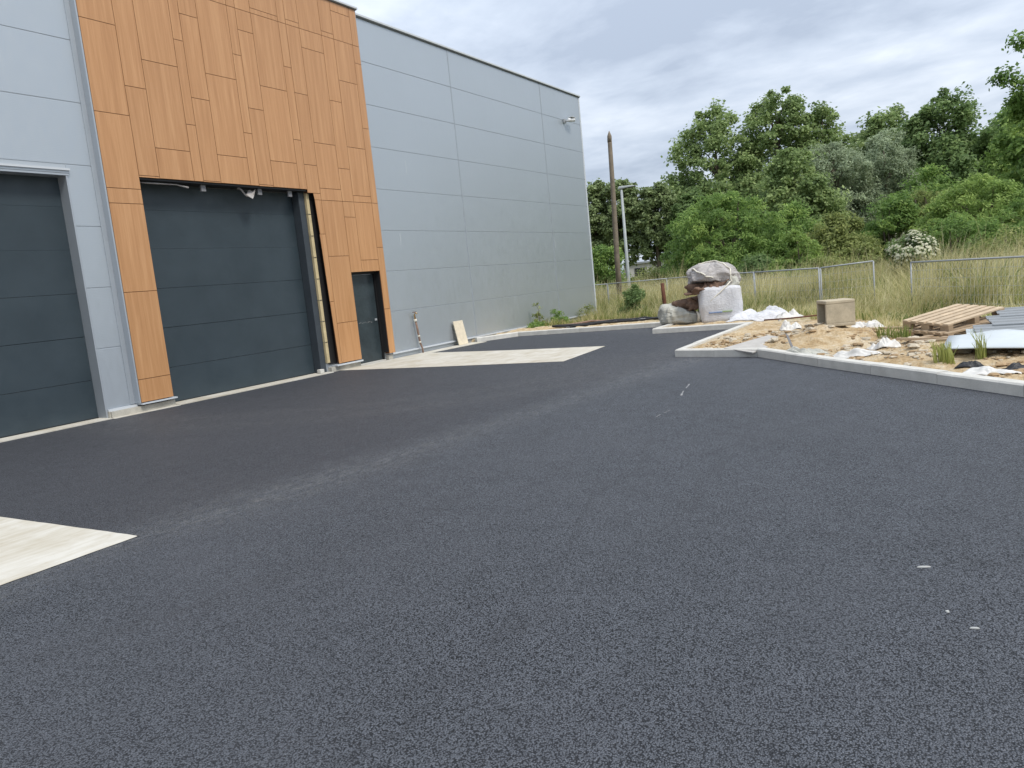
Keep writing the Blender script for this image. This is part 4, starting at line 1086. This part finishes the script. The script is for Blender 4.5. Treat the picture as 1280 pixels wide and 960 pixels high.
# ------------------------------------------------------------------ vegetation
def leaf_cards(cent, nrm, size, aspect, droop, r_):
    # diamond leaves: centre, normal, length
    n = len(cent)
    t = r_.normal(size=(n, 3)); t[:, 2] -= droop
    t -= (t * nrm).sum(1, keepdims=True) * nrm
    t /= np.linalg.norm(t, axis=1, keepdims=True) + 1e-9
    b = np.cross(nrm, t)
    s = size[:, None]
    v = np.stack([cent - t * s * 0.5, cent + b * s * aspect * 0.5, cent + t * s * 0.5, cent - b * s * aspect * 0.5], 1)
    return v.reshape(-1, 3)
def tree(name, label, cat, loc, height, base, rx, shape, leaf, n_cl, per, lsize, aspect=0.6, droop=0.3, seed=1, trunk_r=0.18, group=None, ry=None, cl_r=None, flat=0.75, tone_bias=0.0, stems=1, lean=0.0, extra=None):
    r_ = np.random.default_rng(seed); ry = ry or rx
    zg = tz(*loc) - 0.05
    o = meta(empty(name, (loc[0], loc[1], zg)), label, cat, group)
    H = height - zg
    hc = H - base
    # clump centres inside the crown envelope
    cs = []
    while len(cs) < n_cl:
        p = r_.uniform(-1, 1, 3); t = (p[2] + 1) / 2
        if shape == 'poplar': rad = (0.70 + 0.35 * math.sin(math.pi * min(1, t * 0.9 + 0.05))) * math.sqrt(max(0, 1 - max(0, (t - 0.45) / 0.55) ** 2))
        elif shape == 'cone': rad = 0.25 + 0.95 * math.sin(math.pi * (0.15 + 0.80 * (1 - t) ** 0.9)) * (1 - t * 0.25)
        elif shape == 'dome': rad = math.sqrt(max(0, 1 - max(0, (t - 0.25) / 0.75) ** 2)) * (0.8 + 0.2 * min(1, t / 0.2))
        else: rad = math.sqrt(max(0, 1 - p[2] ** 2))
        d = math.hypot(p[0], p[1])
        lim = rad * (0.86 + 0.36 * noise.noise(Vector((p[0] * 1.7 + seed, p[1] * 1.7, t * 3))))
        if d > lim: continue
        if d < 0.55 * lim and t < 0.8 and r_.random() < 0.70: continue
        cs.append((p[0] * rx, p[1] * ry, base + t * hc))
    cs = np.array(cs)
    cr = cl_r or 0.26 * (rx * ry * hc / 2) ** (1 / 3)
    rad = cr * r_.uniform(0.55, 1.25, n_cl)
    # trunk and limbs
    tm = MB()
    for s in range(stems):
        ang = s * 2.4; sx, sy = (0.0, 0.0) if stems == 1 else (0.25 * rx * math.cos(ang), 0.25 * ry * math.sin(ang))
        pts = [(sx * k + 0.06 * H * lean * k + 0.03 * math.sin(k * 5 + seed) * rx, sy * k + 0.03 * math.cos(k * 4 + seed) * rx, H * 0.86 * k) for k in np.linspace(0, 1, 7)]
        tm.tube(pts, [trunk_r * (1.15 - 0.95 * k) for k in np.linspace(0, 1, 7)], 7)
    for i in r_.permutation(n_cl)[: min(n_cl, 26)]:
        c = cs[i]; zs = max(base * 0.6, c[2] - 0.55 * math.hypot(c[0], c[1]) - 0.1 * hc)
        s0 = (0.02 * rx, 0.0, zs); mid_ = (c[0] * 0.45, c[1] * 0.45, zs * 0.55 + c[2] * 0.45 + 0.05 * hc)
        tm.tube([s0, mid_, tuple(c)], [trunk_r * 0.38, trunk_r * 0.2, trunk_r * 0.06], 5, False)
    tm.build('trunk', 'bark', o, True)
    k = np.repeat(np.arange(n_cl), per)
    n = len(k)
    g = r_.normal(size=(n, 3)); g /= np.linalg.norm(g, axis=1, keepdims=True)
    rr = r_.random(n) ** 0.5 * np.where(r_.random(n) < 0.22, 1.35, 1.0)
    rad = rad * r_.uniform(0.8, 1.25, n_cl)
    off = g * rr[:, None] * rad[k][:, None]; off[:, 2] *= flat
    if droop > 0.6: off[:, 2] -= 0.35 * (off[:, 0] ** 2 + off[:, 1] ** 2) / np.maximum(rad[k], 0.05)
    cent = cs[k] + off
    ctr = np.array([0, 0, base + hc * 0.45])
    outw = cent - ctr; outw /= np.linalg.norm(outw, axis=1, keepdims=True) + 1e-6
    nrm = r_.normal(size=(n, 3)) * 0.75 + outw * 0.55 + g * 0.35 + np.array([0, 0, 0.55])
    nrm /= np.linalg.norm(nrm, axis=1, keepdims=True)
    sz = lsize * r_.uniform(0.6, 1.4, n)
    v = leaf_cards(cent, nrm, sz, aspect, droop, r_)
    f = np.arange(n * 4).reshape(n, 4)
    ctone = r_.normal(0.0, 0.13, n_cl)
    tone = np.clip(0.5 + tone_bias + ctone[k] + r_.normal(0, 0.16, n), 0, 1)
    np_mesh('crown', v, f, leaf, o, False, tone)
    if extra:
        ex_mat, frac, es = extra
        sel = r_.random(n) < frac * np.clip((cent[:, 2] - base) / hc, 0, 1) * (rr > 0.75)
        c2_ = cent[sel] + outw[sel] * 0.06
        m2 = len(c2_)
        v2 = leaf_cards(c2_, outw[sel], es * r_.uniform(.6, 1.3, m2), 0.9, 0, r_)
        np_mesh('blossom', v2, np.arange(m2 * 4).reshape(m2, 4), ex_mat, o, False, np.clip(0.5 + r_.normal(0, .2, m2), 0, 1))
    return o
S = 1.4
tree('poplar_tree', 'tall broad poplar, leftmost of the tall trees at centre', 'tree', (-15.5 * S, 58 * S), 17.4, 1.0, 5.6, 'poplar', 'leaf_poplar', 420, 120, 0.27, 0.85, 0.2, 1, 0.30, 'tall poplars', cl_r=0.9)
tree('poplar_tree', 'tallest poplar in the middle of the tall group', 'tree', (-11.7 * S, 59.9 * S), 18.8, 1.0, 4.5, 'poplar', 'leaf_poplar', 380, 120, 0.27, 0.85, 0.2, 2, 0.30, 'tall poplars', cl_r=0.85)
tree('poplar_tree', 'slimmer poplar at the right of the tall group', 'tree', (-8.8 * S, 61.4 * S), 16.6, 1.0, 3.4, 'poplar', 'leaf_poplar', 260, 120, 0.27, 0.85, 0.2, 3, 0.26, 'tall poplars', cl_r=0.8)
tree('willow_tree', 'silvery grey-green willow left of centre in the thicket', 'tree', (-6.9 * 1.3, 51.5 * 1.3), 10.0, 1.0, 3.3, 'round', 'leaf_willow', 300, 140, 0.22, 0.35, 0.3, 4, 0.22, 'grey willows', cl_r=0.6)
tree('willow_tree', 'silvery grey-green willow at the right with sky above', 'tree', (-4.2 * 1.3, 53.8 * 1.3), 10.6, 1.0, 3.0, 'round', 'leaf_willow', 300, 140, 0.22, 0.35, 0.3, 5, 0.22, 'grey willows', cl_r=0.6)
tree('broadleaf_tree', 'dark green tall tree right of the willows', 'tree', (-1.0 * 1.35, 58 * 1.35), 14.2, 1.0, 4.4, 'poplar', 'leaf_dark', 360, 120, 0.27, 0.8, 0.2, 6, 0.28, cl_r=0.85)
tree('broadleaf_tree', 'green tree with open crown cut off by the right edge', 'tree', (3.0, 41.9), 10.4, 1.5, 2.0, 'round', 'leaf_robinia', 80, 260, 0.20, 0.6, 0.5, 7, 0.2, cl_r=0.6)
tree('broadleaf_tree', 'distant green tree seen between willow and dark tree', 'tree', (-9.6, 101), 16.0, 1.0, 4.2, 'round', 'leaf_lime', 110, 200, 0.36, 0.8, 0.2, 8, 0.26, cl_r=1.2)
tree('broadleaf_tree', 'distant green tree behind the right-hand thicket', 'tree', (2.7, 83.7), 12.2, 1.0, 4.2, 'round', 'leaf_dark', 120, 210, 0.34, 0.8, 0.2, 9, 0.26, cl_r=1.1)
tree('robinia_tree', 'wide drooping bright green tree behind the white bags', 'tree', (-10.3, 38.6), 5.15, 0.3, 3.15, 'dome', 'leaf_robinia', 380, 150, 0.17, 0.30, 1.0, 10, 0.16, 'feathery green trees', stems=2, cl_r=0.48, flat=0.45)
tree('robinia_tree', 'feathery green tree filling the right side behind the grass', 'tree', (0.35, 36.0), 4.05, 0.2, 2.5, 'dome', 'leaf_bright', 340, 150, 0.15, 0.30, 1.0, 11, 0.14, 'feathery green trees', stems=2, cl_r=0.42, flat=0.45)
tree('robinia_tree', 'small bright yellow-green tree right of the bag tree', 'tree', (-5.9, 33.5), 2.70, 0.1, 1.2, 'dome', 'leaf_bright', 90, 220, 0.13, 0.34, 1.0, 12, 0.06, 'feathery green trees', cl_r=0.32, flat=0.5)
tree('bush', 'yellow-green bush in front of the grey willows', 'bush', (-4.75, 37.7), 3.35, 0.1, 1.75, 'dome', 'leaf_olive', 110, 220, 0.15, 0.45, 0.6, 13, 0.08, 'bushes behind the fence', stems=3, cl_r=0.42)
tree('bush', 'mid green bush between yellow-green bush and right feathery tree', 'bush', (-3.0, 39.9), 3.8, 0.1, 1.7, 'dome', 'leaf_robinia', 110, 220, 0.15, 0.45, 0.6, 14, 0.08, 'bushes behind the fence', stems=3, cl_r=0.42)
tree('bush', 'green bush filling the gap below the tall poplars', 'bush', (-8.0, 42.5), 4.3, 0.1, 2.0, 'dome', 'leaf_robinia', 120, 220, 0.17, 0.45, 0.6, 15, 0.08, 'bushes behind the fence', stems=3, cl_r=0.5)
tree('bush', 'low olive bush right behind the free fence post', 'bush', (-3.4, 31.0), 1.75, 0.05, 1.0, 'dome', 'leaf_olive', 60, 200, 0.11, 0.4, 0.5, 16, 0.05, 'bushes behind the fence', stems=3, cl_r=0.3)
tree('bush', 'dark bush under the small bright tree', 'bush', (-7.6, 34.5), 1.7, 0.05, 1.5, 'dome', 'leaf_dark', 80, 200, 0.12, 0.45, 0.5, 17, 0.05, 'bushes behind the fence', stems=3, cl_r=0.36)
for k, (x, y, h, r0, lf, lab) in enumerate([(1.0, 27.5, 1.75, 1.3, 'leaf_olive', 'yellow-green shrub right behind the right-hand fence panel'), (3.2, 28.5, 2.3, 1.5, 'leaf_bright', 'bright shrub behind the fence at the right edge'), (-0.3, 32.5, 2.5, 1.5, 'leaf_robinia', 'green shrub between the blossoming bush and the right feathery tree'), (-4.6, 29.5, 1.5, 1.1, 'leaf_olive', 'low yellow-green shrub behind the fence left of the free post'), (2.4, 33.5, 3.4, 1.8, 'leaf_robinia', 'dense green shrub in front of the right feathery tree')]):
    tree('bush', lab, 'bush', (x, y), h, 0.05, r0, 'dome', lf, 110, 150, 0.12, 0.35, 0.8, 70 + k, 0.05, 'bushes behind the fence', stems=3, cl_r=0.34, flat=0.55)
tree('broadleaf_tree', 'tall light green tree rising at the far right edge', 'tree', (5.6, 58.0), 13.5, 0.6, 3.8, 'poplar', 'leaf_robinia', 300, 120, 0.26, 0.6, 0.4, 80, 0.25, cl_r=0.8)
tree('broadleaf_tree', 'tall green tree behind the gap between the poplars and dark tree', 'tree', (-6.3, 84.0), 14.6, 0.6, 4.6, 'poplar', 'leaf_poplar', 320, 120, 0.30, 0.8, 0.2, 81, 0.25, cl_r=0.95)
tree('elder_bush', 'dark green bush covered in cream blossom behind the fence', 'bush', (-1.45, 28.4), 1.95, 0.2, 0.95, 'dome', 'leaf_dark', 80, 190, 0.10, 0.5, 0.3, 18, 0.05, stems=3, cl_r=0.25, extra=('blossom', 0.75, 0.09))
tree('bush', 'dark green low bush right of the blossoming bush', 'bush', (0.8, 31.5), 2.3, 0.2, 1.3, 'dome', 'leaf_robinia', 80, 200, 0.12, 0.4, 0.8, 19, 0.06, 'bushes behind the fence', stems=3, cl_r=0.35)
tree('broadleaf_tree', 'mid green tree below the right flank of the poplars', 'tree', (-11.0, 62.0), 9.5, 0.4, 3.4, 'dome', 'leaf_poplar', 230, 120, 0.24, 0.7, 0.3, 21, 0.2, cl_r=0.65)
tree('broadleaf_tree', 'green tree filling the base between willow and dark tree', 'tree', (-2.2, 56.0), 6.2, 0.3, 3.2, 'dome', 'leaf_robinia', 220, 120, 0.22, 0.5, 0.6, 22, 0.2, cl_r=0.6)
tree('broadleaf_tree', 'large light green tree at the right edge behind the feathery tree', 'tree', (3.6, 50.0), 8.3, 0.5, 3.6, 'dome', 'leaf_bright', 260, 120, 0.22, 0.5, 0.6, 23, 0.2, cl_r=0.62)
tree('robinia_tree', 'olive feathery tree left of the big right-hand feathery one', 'tree', (-1.6, 41.5), 4.2, 0.2, 2.1, 'dome', 'leaf_olive', 240, 130, 0.16, 0.30, 1.0, 24, 0.12, 'feathery green trees', stems=2, cl_r=0.42, flat=0.5)
lm = ['lime tree nearest the warehouse corner', 'lime tree behind the wooden pole and lamp', 'lime tree between the lamp and the wide green tree']
for k, (x, y, h, r0) in enumerate([(-30.4, 68.6, 10.2, 2.1), (-27.5, 68.7, 9.9, 2.1), (-24.4, 68.8, 9.1, 2.1)]):
    tree('lime_tree', lm[k], 'tree', (x, y), h, 2.2, r0, 'cone', 'leaf_lime', 230, 100, 0.22, 0.85, 0.3, 30 + k, 0.20, 'row of lime trees', cl_r=0.5)
tree('lime_tree', 'lime tree mostly hidden behind the wide green tree', 'tree', (-21.6, 69.5), 8.0, 2.0, 2.2, 'cone', 'leaf_dark', 110, 170, 0.24, 0.85, 0.3, 35, 0.2, 'row of lime trees', cl_r=0.5)
tree('bush', 'round mid green bush at the warehouse corner', 'bush', (-16.9, 38.8), 3.3, 0.1, 1.5, 'dome', 'leaf_robinia', 100, 210, 0.14, 0.45, 0.5, 40, 0.06, 'bushes behind the fence', stems=3, cl_r=0.4)
tree('bush', 'leafy dark green shrub in front of the lamp column', 'bush', (-9.95, 25.3), 1.05, 0.05, 0.45, 'dome', 'leaf_dark', 40, 150, 0.09, 0.5, 0.3, 41, 0.02, 'bushes behind the fence', stems=3, cl_r=0.2)
tree('bush', 'low green scrub behind the fence near the lamp', 'bush', (-14.6, 40.0), 1.6, 0.05, 1.8, 'dome', 'leaf_olive', 80, 200, 0.13, 0.45, 0.5, 42, 0.05, 'bushes behind the fence', stems=3, cl_r=0.42)
tree('bush', 'spreading low scrub between the limes and wide green tree', 'bush', (-14.0, 46.0), 1.9, 0.05, 2.6, 'dome', 'leaf_robinia', 90, 200, 0.15, 0.45, 0.5, 43, 0.05, 'bushes behind the fence', stems=3, cl_r=0.5)
# weeds along the wall foot
tree('wall_weed', 'tall thin weed growing at the wall foot', 'weed', (-11.95, 22.0), 0.95, 0.05, 0.26, 'cone', 'leaf_olive', 26, 26, 0.06, 0.4, 0.3, 50, 0.010, 'weeds at the wall foot', cl_r=0.07)
tree('wall_weed', 'bushy green weed against the wall by the kerb', 'weed', (-11.85, 23.2), 0.72, 0.02, 0.34, 'dome', 'leaf_robinia', 40, 60, 0.06, 0.4, 0.3, 51, 0.010, 'weeds at the wall foot', cl_r=0.11)
tree('wall_weed', 'low weed at the far end of the wall foot', 'weed', (-12.0, 25.8), 0.50, 0.02, 0.45, 'dome', 'leaf_olive', 34, 50, 0.06, 0.4, 0.3, 52, 0.010, 'weeds at the wall foot', cl_r=0.12)
tree('wall_weed', 'small weed tuft below the tall thin one', 'weed', (-11.80, 21.5), 0.28, 0.0, 0.35, 'dome', 'leaf_robinia', 26, 50, 0.06, 0.4, 0.3, 53, 0.008, 'weeds at the wall foot', cl_r=0.10)

# grass blades: bent strips of two quads
def blades(name, label, mat, xs, ys, h, w, bend, seed, kind='stuff', cat='grass', per_tone=0.2):
    r_ = np.random.default_rng(seed); n = len(xs)
    z = terrain_z(xs, ys) - 0.02
    a = r_.uniform(0, 2 * np.pi, n); la = 5.0 * vnoise(xs + 9, ys, 0.9) + r_.normal(0, 1.1, n)
    away = ys + 0.45 * xs
    h = h * (1 + 0.55 * vnoise(xs + 5, ys - 3, 2.1))
    hh = h * r_.uniform(0.55, 1.25, n)
    if name in ('dry_grass', 'green_grass', 'field_weeds', 'seed_stalks'): hh = hh * (0.28 + 0.80 * smoothstep(19.0, 22.0, away + np.where(xs > -1.2, 1.6, 0.0)))
    bx, by = np.cos(la) * bend * hh * r_.uniform(0.1, 1, n), np.sin(la) * bend * hh * r_.uniform(0.1, 1, n)
    wx, wy = np.cos(a) * w * r_.uniform(.6, 1.4, n), np.sin(a) * w * r_.uniform(.6, 1.4, n)
    p0 = np.stack([xs, ys, z], -1); pm = p0 + np.stack([bx * 0.35, by * 0.35, hh * 0.6], -1); pt = p0 + np.stack([bx, by, hh], -1)
    W3 = np.stack([wx, wy, 0 * wx], -1)
    v = np.stack([p0 - W3, p0 + W3, pm + W3 * 0.8, pm - W3 * 0.8, pt + W3 * 0.25, pt - W3 * 0.25], 1).reshape(-1, 3)
    i = np.arange(n) * 6
    f = np.concatenate([np.stack([i, i + 1, i + 2, i + 3], -1), np.stack([i + 3, i + 2, i + 4, i + 5], -1)])
    cl = 0.5 + 0.8 * vnoise(xs, ys, 1.6)
    tn = np.clip(cl + r_.normal(0, per_tone, n), 0, 1)
    o = np_mesh(name, v, f, mat, None, False, np.concatenate([tn, tn]))
    return meta(o, label, cat, None, kind)
def scatter(n, x0, x1, y0, y1, cond, seed):
    r_ = np.random.default_rng(seed)
    x, y = r_.uniform(x0, x1, n), r_.uniform(y0, y1, n)
    k = cond(x, y, r_); return x[k], y[k]
def field(x, y, r_):
    d = seg_dist(x, y, YARD, True)
    away = y + 0.45 * x
    return (~inside(x, y, YARD)) & (d > np.where(x < -6.3, 2.3, np.where((x < -3.0) & (y < 21.5), 1.7, 0.5))) & (away > 16.2 + 1.6 * vnoise(x, y, 0.9)) & (x > -0.62 * y - 3.5) & (x < 0.12 * y + 1.8) & ((x > -12.1) | (y > 27.6))
x, y = scatter(150000, -22, 6, 14, 34, lambda x, y, r_: field(x, y, r_) & (vnoise(x, y, 0.8) + 0.35 * vnoise(x, y, 2.6) > -0.16 + r_.normal(0, .12, len(x))), 1)
blades('dry_grass', 'tall straw-yellow dry grass around and behind the mesh fence', 'grass_dry', x, y, 1.0, 0.006, 0.85, 2)
x, y = scatter(90000, -22, 6, 14, 36, lambda x, y, r_: field(x, y, r_), 3)
blades('green_grass', 'green undergrowth and grass mixed among the dry grass', 'grass_green', x, y, 0.70, 0.009, 0.9, 4)
x, y = scatter(60000, -22, 6, 15, 33, lambda x, y, r_: field(x, y, r_) & (vnoise(x + 40, y, 1.4) > 0.20), 7)
blades('field_weeds', 'broad leaved green weeds in patches among the tall grass', 'leaf_olive', x, y, 0.80, 0.016, 0.8, 8)
x, y = scatter(14000, -22, 6, 17, 33, lambda x, y, r_: field(x, y, r_) & (vnoise(x - 20, y, 0.9) > -0.05), 9)
blades('seed_stalks', 'thin pale seeding stalks standing above the dry grass', 'grass_dry', x, y, 1.35, 0.005, 0.35, 10)
x, y = scatter(9000, -12.0, -6.9, 20.3, 24.5, lambda x, y, r_: (~inside(x, y, YARD)) & (seg_dist(x, y, YARD, True) > 0.3) & (vnoise(x, y, 2.2) > 0.1) & (y > 22.3 + (x + 9) * -0.3), 5)
blades('verge_grass', 'short green grass on the verge behind the far kerb', 'grass_green', x, y, 0.30, 0.007, 0.6, 6)
def tuft(cx, cy, r0, n, h, label, seed, mat='grass_green'):
    r_ = np.random.default_rng(seed); rr = 2 * r0 * r_.random(n) ** 0.7; an = r_.uniform(0, 6.28, n); x = cx + rr * np.cos(an); y = cy + rr * np.sin(an)
    o = blades('grass_tuft', label, mat, x, y, h, 0.006, 0.45, seed + 1, None, 'grass')
    o['group'] = 'grass tufts on the sand'
tuft(-0.25, 10.25, 0.06, 130, 0.24, 'upright green grass tuft in front of the pale sheet', 60)
tuft(-0.98, 13.0, 0.12, 170, 0.20, 'green grass tuft left of the pallets', 62)
tuft(-1.30, 15.2, 0.16, 200, 0.24, 'dry grass tuft at the foot of the free fence post', 64, 'grass_dry')
tuft(0.12, 10.35, 0.03, 40, 0.34, 'thin weed stalks in front of the pale sheet', 66)

# far low wall glimpsed under the limes
fw = meta(empty('far_building', (-34.0, 108.0, 0.0), R(18)), 'low pale building glimpsed far behind the lime trunks', 'building')
MB().box(-9, 9, 0, 6, 0, 2.6).build('wall', 'far_wall', fw)
MB().box(-9.3, 9.3, -0.3, 6.3, 2.6, 2.85).build('roof', 'sheet_grey', fw)
for k in range(5): MB().box(-7.5 + k * 3.2, -6.0 + k * 3.2, -0.06, -0.01, 0.9, 2.0).build('window', 'glass_dark', fw)
